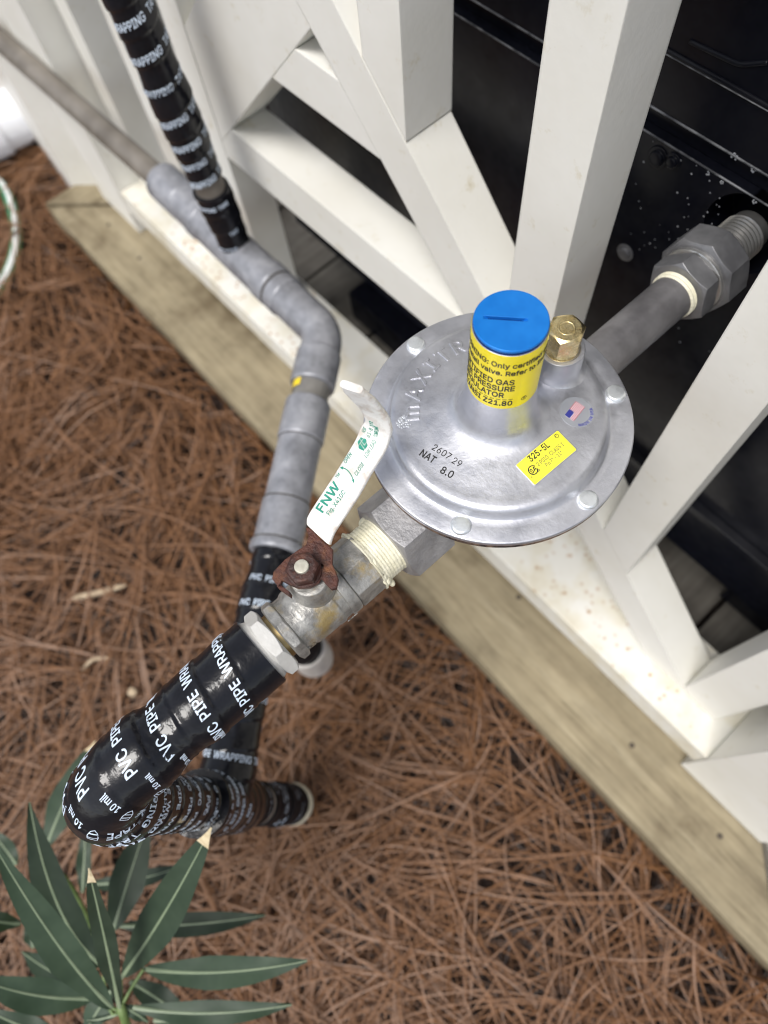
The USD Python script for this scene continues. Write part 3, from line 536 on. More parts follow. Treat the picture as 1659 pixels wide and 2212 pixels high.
obj(lp, 'certification_mark', join([mark_at(957, 1028, ringp, (1000, 992)), (on_cover(sp, pc, q0, np.array([-q0[1], q0[0], 0]), LT), ft), mark_at(1073, 860, Point(0, 0).buffer(.0011).difference(Point(0, 0).buffer(.0009)), (1100, 838))]), ink)
# flag sticker
st_c = (1173, 741); st = obj(rg, 'sticker', mark_at(*st_c, Point(0, 0).buffer(.0085), (1215, 700), .003, .00006), basic('clear_sticker', (.55, .57, .62), (.62, .64, .68), rough=.25, metallic=.6))
fu0, fu1 = cover_pt(1113, 757), cover_pt(1168, 689); fu = fu1 - fu0; fu[2] = 0; FL = np.linalg.norm(fu); fu /= FL; fw = np.array([fu[1], -fu[0], 0]); FW = np.linalg.norm((cover_pt(1160, 783) - fu0)[:2])
def fl(polys, lift):
    v, f = shape(unary_union(polys), .00005, .002); v[:, 1] *= -1; return on_cover(v, fu0, fu, -fw if False else np.array([-fu[1], fu[0], 0]), lift), f[:, ::-1]
obj(st, 'flag_field', fl([sbox(0, 0, FL, FW)], .00018), flagw)
obj(st, 'flag_stripes', fl([sbox(0, FW * (2 * k) / 13, FL, FW * (2 * k + 1) / 13) for k in range(7)], .00024), flagr)
obj(st, 'flag_canton', fl([sbox(0, 0, FL * .42, FW * 7 / 13)], .00030), flagb)
ms = []; sc3 = cover_pt(*st_c); a0 = math.atan2(*((cover_pt(1178, 790) - sc3)[[1, 0]])); t0 = 0.0
for ch in 'MADE IN USA':
    if ch == ' ': t0 += .0007; continue
    v, f = text(ch, .0014, True, fine=.001); aa = a0 + (t0 + .0004) / .0077; wch = v[:, 0].max(); aa = a0 + (t0 + wch / 2) / .0077
    uu = np.array([-math.sin(aa), math.cos(aa), 0]); ww = np.array([-math.cos(aa), -math.sin(aa), 0]); o = sc3 + np.array([math.cos(aa), math.sin(aa), 0]) * .0080 - uu * wch / 2
    ms.append((on_cover(v, o, uu, ww, .0002), f)); t0 += wch + .00022
obj(st, 'sticker_lettering', join(ms), flagb)
# raised maker's lettering round the left of the cover
ms = []; ang = math.radians(-127); RR = .0425
for ch in 'mAXITROL':
    v, f = text(ch, .0084, True, depth=.0011, fine=.003); v = v.copy(); v[:, 0] -= v[:, 0].min(); wch = v[:, 0].max(); v[:, 2] *= .0009 / max(v[:, 2].max(), 1e-9); aa = ang - wch / 2 / RR
    uu = np.array([math.sin(aa), -math.cos(aa), 0]); ww = np.array([math.cos(aa), math.sin(aa), 0]); o = O3 + np.array([math.cos(aa), math.sin(aa), 0]) * (RR - .0035) - uu * wch / 2
    ms.append((on_cover(v, o, uu, ww, -.0002), f)); ang -= (wch + .0026) / RR
obj(rg, 'raised_lettering', join(ms), alu)
fo = []
for i in range(60):
    a = rng.uniform(0, 6.28); rr = .0045 * math.sqrt(rng.random()); p = cover_pt(325, 790) + [rr * math.cos(a) * .8, rr * math.sin(a) * .8, 0]; t = trimesh.creation.icosphere(1, rng.uniform(.0003, .0009)); fo.append((np.array(t.vertices) * [1, 1, .4] + [p[0], p[1], float(surf(math.hypot(p[0] - C[0], p[1] - C[1])))], t.faces))
obj(rg, 'foam', join(fo), basic('foam_film', (.5, .52, .56), (.62, .64, .68), rough=.25, metallic=.3), smooth=True, kind='stuff')

# ------------------------------------------------------------------ ball valve
vb = thing('ball_valve', 'worn grey plated ball valve with a white lever between regulator and taped pipe', 'valve', (PX, .02, PZ))
VO = (PX, 0, PZ)
sw_s = Sweep([(PX, .0490, PZ), (PX, .0668, PZ)], ds=.0005, ref=(0, 0, 1))
def seal_r(S, TH):
    p = np.column_stack([(S * 260).ravel(), (np.cos(TH) * 1.6).ravel(), (np.sin(TH) * 1.6).ravel()]); q = meshkit.fbm(p, 4).reshape(S.shape); q2 = meshkit.fbm(p * [.35, 2.2, 2.2] + 5, 3).reshape(S.shape)
    groove = .00016 * np.sin(S * 2 * math.pi / .0018 + TH) * (q2 > -.12); edge = np.exp(-(S / .0022) ** 2) + np.exp(-((S - .0178) / .0022) ** 2)
    return .0150 + .0010 * q + .0010 * q2 + groove + .0016 * edge * (.5 + 1.6 * q2)
ball = lambda rr, ddx, yy, dz, sc=(1, .7, 1): (np.array(trimesh.creation.icosphere(2, rr).vertices) * sc + [PX + ddx, yy, PZ + dz], trimesh.creation.icosphere(2, rr).faces)
obj(vb, 'sealant', join([sw_s.tube(0, sw_s.L, seal_r, n=96, ds=.0004), ball(.0032, .0152, .0505, .002), ball(.0025, .0168, .0523, -.003), ball(.0030, -.0146, .0630, .005, (1, 1.3, .8)), ball(.0024, -.0128, .0665, .009, (1, 1.4, .8)), ball(.0026, .006, .0502, .0143, (1.5, .6, .5))]), cream, smooth=40)
obj(vb, 'upper_end', ngon(.0335, .0515, .0320, VO, YD, .2, sides=8, chamfer=.0010), valve_m, smooth=20)
obj(vb, 'collar', lathe(round_prof(.0275, .0338, .0171, .0010), VO, YD), valve_m, smooth=40)
obj(vb, 'body', lathe([(-.0012, .0152), (.0002, .0148), (.0035, .0148), (.0050, .0157), (.0062, .0160), (.016, .0163), (.0188, .0162), (.0196, .0166), (.0226, .0167), (.0236, .0160), (.0278, .0158)], VO, YD, 72), valve_m, smooth=25)
obj(vb, 'lower_end', ngon(-.0068, -.0005, .0322, VO, YD, .1, sides=8, chamfer=.0012), valve_m, smooth=20)
obj(vb, 'end_groove', lathe([(-.0095, .0125), (-.0064, .0125)], VO, YD), basic('brassy_thread', (.30, .22, .10), (.45, .34, .16), rough=.35, metallic=.8), smooth=40)
SX, SY = -.1129, .0205
obj(vb, 'stem_housing', lathe([(.008, .0115), (.0185, .0112), (.0235, .0100), (.0275, .0095), (.0285, .0088)], (SX + .002, SY, PZ), UP, 48), valve_m, smooth=40)
# rusty plate
SZ = PZ + .0330
zp = SZ + .0
def zpx(x, y, z): return on_z((700 + x / 2.07375) * .6636, (1200 + y / 2.07375) * .6636, z)
pts = [(610, 1070), (632, 1130), (615, 1190), (560, 1225), (470, 1290), (395, 1370), (385, 1420), (425, 1470), (445, 1440), (440, 1420), (490, 1450), (560, 1480), (640, 1475), (700, 1440), (715, 1410), (745, 1450), (785, 1490), (820, 1480), (832, 1420), (815, 1370), (790, 1320), (795, 1220), (745, 1175), (700, 1140), (650, 1080)]
pp = Polygon([zpx(a, b, zp)[:2] for a, b in pts]).buffer(.0006).buffer(-.0006).buffer(-.0004).buffer(.0004)
plate = trimesh.creation.extrude_polygon(pp, .0024); plate.apply_translation((0, 0, zp - .0024))
hole_c = zpx(718, 1335, zp)
hm = trimesh.creation.extrude_polygon(pp.difference(Point(hole_c[:2]).buffer(.0011)), .0024); hm.apply_translation((0, 0, zp - .0024))
rp = obj(vb, 'lever_plate', hm, rust)
tb = [zpx(420, 1440, zp)[:2], zpx(500, 1500, zp)[:2]]
obj(rp, 'bent_tab', prism([tb[0], tb[1], tb[1] + [.0012, -.0012], tb[0] + [.0008, -.0014]], zp - .0075, zp - .0018), rust)
nz0 = zp
obj(rp, 'hex_nut', ngon(0, .0068, .0138, (SX, SY, nz0 + .0002), UP, .5, chamfer=.0008), rust2, smooth=20)
obj(rp, 'washer', lathe(round_prof(0, .0010, .0082, .0003), (SX, SY, nz0 + .0001), UP, 40), rust2, smooth=30)
obj(vb, 'stem_end', lathe(round_prof(.0, .0085, .0035, .0008), (SX, SY, nz0), UP, 32), stemtop, smooth=30)
# white lever grip: strip that climbs along the pipe and then turns up
Hx = lambda x, y: ((960 + x / 3.6875) * .6636, (1180 + y / 3.6875) * .6636)
ZB, ZTOP, ZTIP = SZ + .002, SZ + .040, SZ + .076
rows = [((115, 1925), (420, 2205), ZB), ((130, 1850), (455, 2080), ZB + .0022), ((400, 1400), (730, 1680), ZB + .0150), ((690, 905), (985, 1250), ZB + .0282), ((790, 760), (1110, 960), ZB + .0330), ((835, 700), (1135, 850), ZB + .0375),
        ((800, 610), (1110, 740), ZB + .0430), ((680, 470), (1000, 580), ZB + .0530), ((575, 340), (850, 440), ZB + .0640), ((555, 300), (760, 370), ZB + .068)]
Lp, Rp = [], []
for l, r_, z in rows: Lp.append(on_z(*Hx(*l), z)); Rp.append(on_z(*Hx(*r_), z))
Lp, Rp = np.array(Lp), np.array(Rp)
def spl(P, n=60):
    from scipy.interpolate import PchipInterpolator
    t = np.append(0, np.cumsum(np.linalg.norm(np.diff((Lp + Rp) / 2, axis=0), axis=1))); t /= t[-1]; q = PchipInterpolator(t, P); return q(np.linspace(0, 1, n)), t
Ls, tt = spl(Lp); Rs, _ = spl(Rp); mid = (Ls + Rs) / 2; tang = np.gradient(mid, axis=0); tang /= np.linalg.norm(tang, axis=1, keepdims=True)
wid = Rs - Ls; hw = np.linalg.norm(wid, axis=1) / 2; wd = wid / (2 * hw[:, None]); nr = np.cross(wd, tang); nr /= np.linalg.norm(nr, axis=1, keepdims=True)
nr[nr @ np.array([-.3, -.6, .7]) < -2] *= -1
if (nr[20] @ -mid[20]) < 0: nr = -nr
hw = np.clip(hw, .0068, .0080); hw[-6:] *= np.linspace(1, .72, 6); nsec = 20; ph = np.linspace(0, 2 * math.pi, nsec, endpoint=False)
cs = np.sign(np.cos(ph)) * abs(np.cos(ph)) ** .35; sn = np.sign(np.sin(ph)) * abs(np.sin(ph)) ** .6; TH = .0017
hv = (mid[:, None] + wd[:, None] * (hw[:, None] * cs)[..., None] + nr[:, None] * (TH * sn - TH)[None, :, None]).reshape(-1, 3)
k = len(mid); i = np.arange(k - 1)[:, None] * nsec; a = i + np.arange(nsec); b = i + (np.arange(nsec) + 1) % nsec; hf = np.stack([a, b, b + nsec, a + nsec], -1).reshape(-1, 4); hf = np.vstack([hf[:, [0, 1, 2]], hf[:, [0, 2, 3]]])
for row in (0, k - 1):
    hv = np.vstack([hv, [hv[row * nsec:(row + 1) * nsec].mean(0)]]); c = len(hv) - 1; a = row * nsec + np.arange(nsec); b = row * nsec + (np.arange(nsec) + 1) % nsec; hf = np.vstack([hf, np.stack([np.full(nsec, c), a, b], 1)])
ht = trimesh.Trimesh(hv, hf, process=False); trimesh.repair.fix_normals(ht)
gp = obj(vb, 'lever_grip', ht, vinyl, smooth=50)
# prints on the grip: strip coordinates (a along, b across)
alen = np.append(0, np.cumsum(np.linalg.norm(np.diff(mid, axis=0), axis=1)))
def strip(a, b, lift):
    gI = lambda A: np.stack([np.interp(a, alen, A[:, i]) for i in range(3)], -1)
    return gI(mid) + gI(wd) * np.asarray(b)[..., None] + gI(nr) * np.asarray(lift)[..., None]
def strip_uv(x, y):
    """strip coordinates of a point of the photograph"""
    d = ray(*Hx(x, y)); best = None
    for i in range(0, k):
        p = d * (np.dot(mid[i], nr[i]) / np.dot(d, nr[i])); e = (p - mid[i]) @ tang[i]
        if best is None or abs(e) < best[0]: best = (abs(e), alen[i] + e, (p - mid[i]) @ wd[i])
    return np.array(best[1:])
def grip_text(t, p0, p1, h, bold=False):
    A, Bq = strip_uv(*p0), strip_uv(*p1); u = Bq - A; L = np.linalg.norm(u); u /= L; v, f = text(t, h, bold, fine=.0012); v = v.copy(); v[:, 0] *= L / v[:, 0].max()
    w = np.array([u[1], -u[0]])   # letters' tops point to the left edge
    ab = A + v[:, :1] * u + v[:, 1:2] * w
    return strip(ab[:, 0], ab[:, 1], .00010 + v[:, 2]), f
gt = [grip_text('FNW', (330, 1815), (545, 1490), .0043, True), grip_text('TM', (505, 1400), (540, 1350), .0014), grip_text('Fig. X410C', (410, 1845), (612, 1560), .0022), grip_text('OPEN', (600, 1232), (675, 1125), .0019), grip_text('CLOSE', (745, 1362), (845, 1215), .0019),
      grip_text('LOW LEAD', (865, 1145), (985, 945), .0020), grip_text('COMPLIANT', (990, 900), (995, 770), .0020), grip_text('61-8  372', (890, 915), (935, 720), .0019), grip_text('NSF', (830, 865), (870, 785), .0019)]
def strip_shape(poly, c, u):
    v, f = shape(poly, .0001, .001); w = np.array([u[1], -u[0]]); ab = c + v[:, :1] * u + v[:, 1:2] * w; return strip(ab[:, 0], ab[:, 1], .0001 + v[:, 2]), f
hc = strip_uv(805, 990); uu = unit(strip_uv(865, 900) - hc)
hexp = Polygon([(.0030 * math.cos(math.pi / 3 * q), .0030 * math.sin(math.pi / 3 * q)) for q in range(6)])
cut = unary_union([LineString([(-.003, .0012), (.0022, .0012)]).buffer(.00016), LineString([(-.0008, .0012), (-.0008, -.0026)]).buffer(.00016), LineString([(.0004, .0026), (.0004, -.0011), (.0028, -.0011)]).buffer(.00016)])
gt.append(strip_shape(hexp.difference(cut), hc, uu))
aa_ = [strip_uv(*q) for q in ((545, 1275), (620, 1270), (690, 1340), (710, 1430))]
ac = [aa_[0] * (1 - t) ** 3 + 3 * aa_[1] * t * (1 - t) ** 2 + 3 * aa_[2] * t * t * (1 - t) + aa_[3] * t ** 3 for t in np.linspace(0, 1, 16)]
arc = LineString(ac).buffer(.00020); e0, e1 = unit(ac[0] - ac[2]), unit(ac[-1] - ac[-3]); hd = lambda p, e: Polygon([p + e * .0006, p - e * .0012 + np.array([-e[1], e[0]]) * .0007, p - e * .0012 - np.array([-e[1], e[0]]) * .0007])
v, f = shape(unary_union([arc, hd(ac[0], e0), hd(ac[-1], e1)]), .0001, .001); gt.append((strip(v[:, 0], v[:, 1], .0001 + v[:, 2]), f))
obj(gp, 'green_lettering', join(gt), green_ink)
# raised casting marks on the valve's flank
cm = []
for t, y0, th, h in (('W32', .0455, math.radians(-18), .0032), ('FM', .0295, math.radians(-22), .0034), ('0515', .0090, math.radians(-6), .0030), ('H', .0040, math.radians(-14), .0032)):
    v, f = text(t, h, True, depth=.001, fine=.0015); v = v.copy(); v[:, 2] *= .0005 / v[:, 2].max(); rr = .0163 if y0 > .04 else .0172 if y0 > .015 else .0150
    # reading along -y, tops up
    ang = th + v[:, 1] / rr
    cm.append((np.column_stack([PX + (rr + v[:, 2]) * np.cos(ang), y0 - v[:, 0], PZ + (rr + v[:, 2]) * np.sin(ang)]), f))
obj(vb, 'casting_marks', join(cm), valve_m)

# ------------------------------------------------------------------ pipes wrapped in printed black tape
def tape_radius(sw, r0, pitch, amp=.0006, seed=0, step=.0008):
    ph = seed * 1.7
    def f(S, TH):
        u = (S / pitch - TH / (2 * math.pi) + ph) % 1.0
        saw = np.where(u < .05, u / .05, 1 - (u - .05) / .95)
        pt = sw.at(S, TH, np.full(S.shape, r0)).reshape(-1, 3)
        nz = meshkit.fbm(pt * 55 + seed * 9.1, 3).reshape(S.shape) if True else 0
        return r0 + step * saw + amp * nz
    return f
SH_ = Polygon([(-.0021, .0026), (.0021, .0026), (.0024, .0006), (.0016, -.0014), (0, -.0027), (-.0016, -.0014), (-.0024, .0006)])
SHIELD = SH_.difference(SH_.buffer(-.00032)).union(Polygon([(-.0022, .0008), (.0022, .0012), (.0022, .0016), (-.0022, .0012)])).union(Polygon([(-.0020, -.0009), (.0018, -.0004), (.0018, -.0001), (-.0020, -.0005)]))
def tape_print(sw, s0, s1, rf, pitch, h=.0054, phase=0.0, drop=0.0, seed=1, drift=0.0, tilt=.0, nar=.84, toks=('PVC', 'PIPE', 'WRAPPING', 'TAPE', '*', '10 mil')):
    """the tape's repeated print: a row of words round the pipe for every turn of tape, each turn shifted a little"""
    r = random.Random(seed); out = []; sm = s0; n = 0; lo = max(.001, s0 - .012)
    while sm < s1:
        rm = float(np.mean(rf(np.array([[sm]]), np.array([[0.0]])))); circ = 2 * math.pi * rm; x = 0.0; ph = phase + n * drift + r.uniform(-.15, .15); tl = tilt + r.uniform(-.05, .05)
        for t in toks:
            if t == '*':
                v, f = shape(affinity.scale(SHIELD, h / .0046, h / .0046, origin=(0, 0)), .0001, .002); v[:, 0] += .0026 * h / .0046; v[:, 1] += h * .45
            elif t == '10 mil': v, f = text(t, h * .5, True, fine=.003); v = v.copy()
            else:
                v, f = text(t, h, True, fine=.003); v = v.copy(); v[:, 0] *= nar
            wl = v[:, 0].max()
            if x + wl > circ * 1.02: break
            if r.random() >= drop:
                X = x + v[:, 0]; th = ph + X / rm; ss = sm + (X - circ * .45) * tl + v[:, 1]
                if ss.max() < s1 and ss.min() > lo: out.append((sw.at(ss, th, rf(ss[None], th[None])[0] + .00010 + v[:, 2] * .5), f))
            x += wl + h * .62
        sm += pitch * r.uniform(.72, 1.25); n += 1
    return join(out)
TX, TY = -.1065, -.1235
T1 = np.array([TX, TY, -.546]); CAP1 = np.array([TX + .004, TY + .001, -.838])
E2 = np.array([-.3815, .2055, -.546])
mp_ = thing('taped_gas_pipe', 'black taped gas pipe looping from the valve round an elbow to capped drip legs', 'pipe', (TX, TY, GZ))
hexg = obj(mp_, 'coated_hexagon', join([ngon(-.0165, -.0090, .0330, VO, YD, .15, chamfer=.0014), lathe([(-.0215, .0166), (-.0185, .0172), (-.0160, .0160)], VO, YD)]), plastic_tip, smooth=20)
ms_ = Sweep([(PX, -.019, PZ), (PX + .001, TY, PZ + .0005), (TX, TY, -.51)], bend=.027, ref=(0, 0, 1))
sg_ = lambda S, c, w: 1 / (1 + np.exp(-(S - c) / w))
sB = ms_.near((PX, TY, PZ))
def main_r(S, TH):
    b = .0168 + .0014 * (1 - sg_(S, .046, .0012)) + .0004 * np.exp(-((S - .012) / .006) ** 2)
    b = b - .0012 * np.exp(-((S - .056) / .0045) ** 2) + .0021 * sg_(S, .064, .0016) - .0010 * sg_(S, sB - .020, .003) + .0012 * sg_(S, sB + .022, .0016) - .0030 * sg_(S, sB + .045, .0018)
    u = (S / .0175 + TH / (2 * math.pi) + .3) % 1.0; saw = np.where(u < .05, u / .05, 1 - (u - .05) / .95)
    pt = ms_.at(S, TH, np.full(S.shape, .018)).reshape(-1, 3); wr = np.exp(-((S - .058) / .010) ** 2) + .5 * np.exp(-((S - sB - .006) / .012) ** 2)
    fold = meshkit.fbm(np.column_stack([(TH * 3).ravel() + (S * 90).ravel(), (S * 260).ravel() - (TH * 1.2).ravel(), 0 * S.ravel()]), 3).reshape(S.shape)
    return b + .0007 * saw + .0006 * meshkit.fbm(pt * 70, 3).reshape(S.shape) + .0013 * wr * fold
obj(mp_, 'wrapped_pipe', ms_.tube(0, ms_.L, main_r, n=96, ds=.0008), tape, smooth=40)
tee_z0, tee_z1 = -.495, -.600
tw = Sweep([(TX, TY, tee_z0), (TX + .001, TY, tee_z1)], ref=(0, -1, 0))
tr_ = tape_radius(tw, .0212, .017, .0006, 5); teep = obj(mp_, 'wrapped_tee', tw.tube(0, tw.L, tr_, n=64, ds=.0012), tape, smooth=50)
dw = Sweep([(TX + .001, TY, -.598), (TX + .003, TY, -.800)], ref=(0, -1, 0))
dr_ = tape_radius(dw, .0182, .019, .0006, 8)
obj(mp_, 'drip_leg', dw.tube(.055, dw.L, lambda S, TH: dr_(S, TH) + .002 * (S > .12), n=56, ds=.0014), tape_dull, smooth=50)
obj(mp_, 'drip_leg_top', dw.tube(0, .040, dr_, n=56, ds=.0014), tape_dull, smooth=50)
obj(mp_, 'bare_band', dw.tube(.038, .057, .0176, n=48), bare, smooth=40)
obj(mp_, 'drip_cap', lathe([(-.006, .0212), (-.003, .0218), (.010, .0220), (.018, .0210), (.0215, .018), (.0222, .0005)], (TX + .003, TY, -.803), (0, 0, -1), 48), cream, smooth=40)
# the branch to the grey run, with a second drip leg
br = Sweep([T1, E2], ref=(0, 0, 1))
sg = br.near(on_z(590, 1195, -.546)); s2 = br.near(on_z(540, 1312, -.546))
def br_r(S, TH):
    return br_t(S, TH) + .0028 * np.exp(-((S - s2) / .022) ** 4) + .0030 * np.exp(-((S - .0) / .04) ** 4)
_u = tape_radius(br, .0180, .022, .0006, 12)
br_t = _u
obj(mp_, 'wrapped_branch', br.tube(.0, sg, br_r, n=64, ds=.0013), tape, smooth=50)
p2 = br.at(np.array(s2), 0, 0)
d2 = Sweep([p2, (p2[0] + .001, p2[1] + .004, -.735)], ref=(0, -1, 0)); d2t = tape_radius(d2, .0185, .02, .0006, 15)
obj(mp_, 'second_drip_leg', d2.tube(0, d2.L, d2t, n=48, ds=.002), tape_dull, smooth=50)
e2 = d2.P[-1]
obj(mp_, 'second_drip_cap', lathe([(-.022, .0225), (.03, .0225), (.042, .0215), (.046, .018), (.047, .0005)], e2, (0, 0, -1), 40), drip, smooth=40)
fm = ms_.facing(.03)
pr = [tape_print(ms_, .010, ms_.L - .004, main_r, .0165, .0052, phase=fm - 1.55, seed=4, drift=.42, tilt=-.17), tape_print(tw, .004, tw.L - .006, tr_, .0165, .0036, phase=1.0, drop=.3, seed=6, drift=.8, tilt=.1), tape_print(dw, .002, .036, dr_, .014, .0034, phase=.7, seed=7, tilt=.1), tape_print(dw, .062, .185, lambda S, TH: dr_(S, TH) + .002 * (S > .12), .019, .0034, phase=.2, drop=.25, seed=9, drift=.6, tilt=.1),
      tape_print(br, .030, sg - .006, br_r, .024, .0050, phase=br.facing(.07) - 2.2, drop=.05, seed=10, drift=.2)]
obj(mp_, 'white_lettering', join(pr), white_ink, kind='stuff')

# ------------------------------------------------------------------ grey coated run along the railing
gr = thing('grey_pipe_run', 'grey coated gas pipe with elbow and bare brown pipe along the bottom of the railing', 'pipe', (E2[0], E2[1], GZ))
Lx0 = on_z(372, 415, -.546); Lx1 = on_z(-60, 78, -.546)
Lx0[1] = .2085; Lx1[1] = .196; Lx0[0] = -.672
g1 = Sweep([br.at(np.array(sg), 0, 0), E2, (Lx0[0], Lx0[1], -.546)], bend=.036, ref=(0, 0, 1))
sel = g1.near(E2)
def band(name, a, b, r, m=coated, e=.0012, lab=None):
    def rf(S, TH): d = np.minimum(S - a, b - S); return r - e * np.clip(1 - d / .0025, 0, 1) ** 2
    return obj(gr, name, g1.tube(a, b, rf, n=56, ds=.0011), m, smooth=40, label=lab)
q = lambda x, y: g1.near(on_z(x, y, -.546))
sa1, sa2, sa3, sa4, sb1, sb2 = q(598, 1150), q(612, 1085), q(635, 950), q(655, 872), q(668, 835), q(690, 780)
band('coupling_lip', 0, sa1 * .45, .0232); band('joint_ring', sa2 - .0022, sa2 + .0004, .0208, jointm, 0.0); band('joint_ring', sa3 - .0018, sa3 + .0004, .0203, jointm, 0.0); band('joint_ring', sa1 * .42, sa1 * .48 + .0006, .0218, jointm, 0.0); band('coupling', sa1 * .35, sa2, .0212); band('coupling', sa2 - .001, sa3, .0200); band('coupling', sa3 - .001, sa4, .0214)
band('nipple', sa4 - .004, sb2 + .004, .0172, greybare)
band('elbow_collar', sb1, q(697, 765), .0216); 
sE0, sE1 = q(692, 775) - .001, q(618, 640)
band('elbow', sE0, sE1, .0196); band('elbow_collar', sE1 - .004, sE1 + .012, .0212); band('joint_ring', sE1 + .0115, sE1 + .0150, .0206, jointm, 0.0)
band('tee', sE1 + .0145, q(395, 440), .0206); band('tee_collar', sE1 + .0145, sE1 + .034, .0217); band('tee_collar', q(452, 478), q(432, 465), .0220); band('coupling_lip', q(395, 440) - .001, g1.L, .0212)
tq = np.linspace(0, 2 * math.pi, 90); pq = g1.at(np.full(90, sb1), tq, np.full(90, .0196)) @ W; tl_ = tq[np.argmin(pq[:, 0] / pq[:, 2])] 
ss, th = np.meshgrid(np.linspace(sb1 - .0075, sb1 + .0008, 6), np.linspace(-.95, .9, 14), indexing='ij'); vy = g1.at(ss, tl_ + th, np.full(ss.shape, .0180)).reshape(-1, 3); i = np.arange(5)[:, None] * 14 + np.arange(13); fy = np.stack([i, i + 1, i + 15, i + 14], -1).reshape(-1, 4)
obj(gr, 'yellow_mark', (vy, fy), basic('yellow_paint', (.80, .58, .02), (.85, .65, .03), rough=.4), smooth=True)
bp2 = Sweep([(Lx0[0] + .01, Lx0[1], -.546), (Lx1[0] - .3, Lx1[1] - .004, -.546)]); obj(gr, 'bare_pipe', bp2.tube(0, bp2.L, .0134, n=40, ds=.02), bare, smooth=40)

# ------------------------------------------------------------------ slimmer wrapped riser standing on the grey run
r0p = on_z(516, 525, -.535); r0p = np.array([r0p[0], .2070, -.535]); 
topp = ray(275, 0); topp = topp * (.485 / topp[2] * -1 * -1) if False else on_z(268, -20, -.292)
rs = thing('taped_riser', 'slimmer black taped upright pipe standing on the grey pipe with one bare band', 'pipe', (r0p[0], r0p[1], -.546))
drr = unit(topp - r0p)
rw = Sweep([r0p, topp + drr * .60], ref=(0, -1, 0)); zb = lambda x, y: rw.near(on_plane(x, y, r0p, np.cross(np.cross(drr, r0p), drr)))
b0, b1_ = zb(455, 405), zb(448, 375)
rr_t = tape_radius(rw, .0152, .021, .0016, 21, step=.0012)
def rr_f(S, TH): return rr_t(S, TH) + .0016 * np.exp(-((S - .055) / .030) ** 4) + .0020 * np.exp(-((S - .15) / .035) ** 4) + .0012 / (1 + np.exp(-(S - .200) / .004)) + .0024 / (1 + np.exp(-(S - .272) / .003)) - .0006
obj(rs, 'wrapped_pipe', rw.tube(-.0, b0, rr_f, n=56, ds=.0014), tape, smooth=50)
obj(rs, 'wrapped_pipe', rw.tube(b1_, rw.L, rr_f, n=56, ds=.0014), tape, smooth=50)
obj(rs, 'bare_band', rw.tube(b0 - .002, b1_ + .002, .0142, n=40), bare, smooth=40)
fr = rw.facing(.15)
wt = ('WRAPPING', 'TAPE')
obj(rs, 'white_lettering', join([tape_print(rw, b1_ + .004, rw.L - .01, rr_f, .0235, .0058, phase=fr - 1.45, seed=22, tilt=.20, nar=.72, toks=wt), tape_print(rw, .012, b0 - .004, rr_f, .0165, .0040, phase=fr - 1.5, seed=23, tilt=.10, nar=.74, drop=.15, toks=wt)]), white_ink, kind='stuff')

# ------------------------------------------------------------------ far left: hose, white trim, white plastic pipe
hz_ = GZ + .034
hp = [on_z(x, y, hz_) for x, y in ((-190, 420), (-110, 385), (-45, 372), (4, 402), (26, 450), (36, 500), (32, 550), (14, 598), (-18, 640), (-80, 680), (-180, 700))]
from scipy.interpolate import CubicSpline
tk = np.arange(len(hp)); hpp = CubicSpline(tk, np.array(hp))(np.linspace(0, len(hp) - 1, 70))
hs = Sweep(list(hpp[:1]) + list(hpp[1:]), bend=1e-5) if False else None
class _C(Sweep):
    def __init__(self, P):
        self.P = np.array(P); self.s = np.append(0, np.cumsum(np.linalg.norm(np.diff(self.P, axis=0), axis=1))); self.L = self.s[-1]
        T = np.gradient(self.P, axis=0); self.T = T / np.linalg.norm(T, axis=1, keepdims=True); n0 = unit(np.cross(self.T[0], np.cross([0, 0, 1.0], self.T[0]))); N = []
        for t in self.T: n0 = unit(n0 - n0 @ t * t); N.append(n0)
        self.N = np.array(N); self.B = np.cross(self.T, self.N)
hc_ = _C(hpp); gh = thing('garden_hose', 'white garden hose with green stripes curling on the pine needles at the left edge', 'hose', hp[5])
obj(gh, 'tube', hc_.tube(0, hc_.L, .0092, n=32, ds=.008), hose_w, smooth=True)
th_ = hc_.facing(hc_.L * .5)
def stripe(t0, t1):
    ss = np.linspace(0, hc_.L, 60); th = np.linspace(t0, t1, 8); S, TH = np.meshgrid(ss, th, indexing='ij'); v = hc_.at(S, TH, np.full(S.shape, .00935)).reshape(-1, 3); i = np.arange(59)[:, None] * 8 + np.arange(7); f = np.stack([i, i + 1, i + 9, i + 8], -1).reshape(-1, 4); return v, np.vstack([f[:, [0, 1, 2]], f[:, [0, 2, 3]]])
for a0_, a1_ in ((-1.75, -.42), (.50, 1.75), (2.4, 3.6)): obj(gh, 'stripe', stripe(th_ + a0_, th_ + a1_), hose_g, smooth=True)
wa, wb = on_z(44, 262, GZ), on_z(140, 392, GZ); wdv = unit(wb - wa); wa2, wb2 = wa - wdv * 1.6, wa + wdv * ((-1.090 - wa[0]) / wdv[0]); wn = np.array([-wdv[1], wdv[0], 0])
hw_ = thing('house_wall', 'smooth cream painted wall standing left of the corner post behind the brown pipe', 'wall', (wb2[0], wb2[1], GZ))
obj(hw_, 'wall_panel', prism([wa2[:2], wb2[:2], (-1.034, wb2[1] + .055), (-1.034, .5), (wa2 + wn * .3)[:2]], GZ - .02, .45), paint)
pc0, pc1 = on_z(-70, 300, -.80), on_z(52, 243, -.80); pdv = unit(pc1 - pc0)
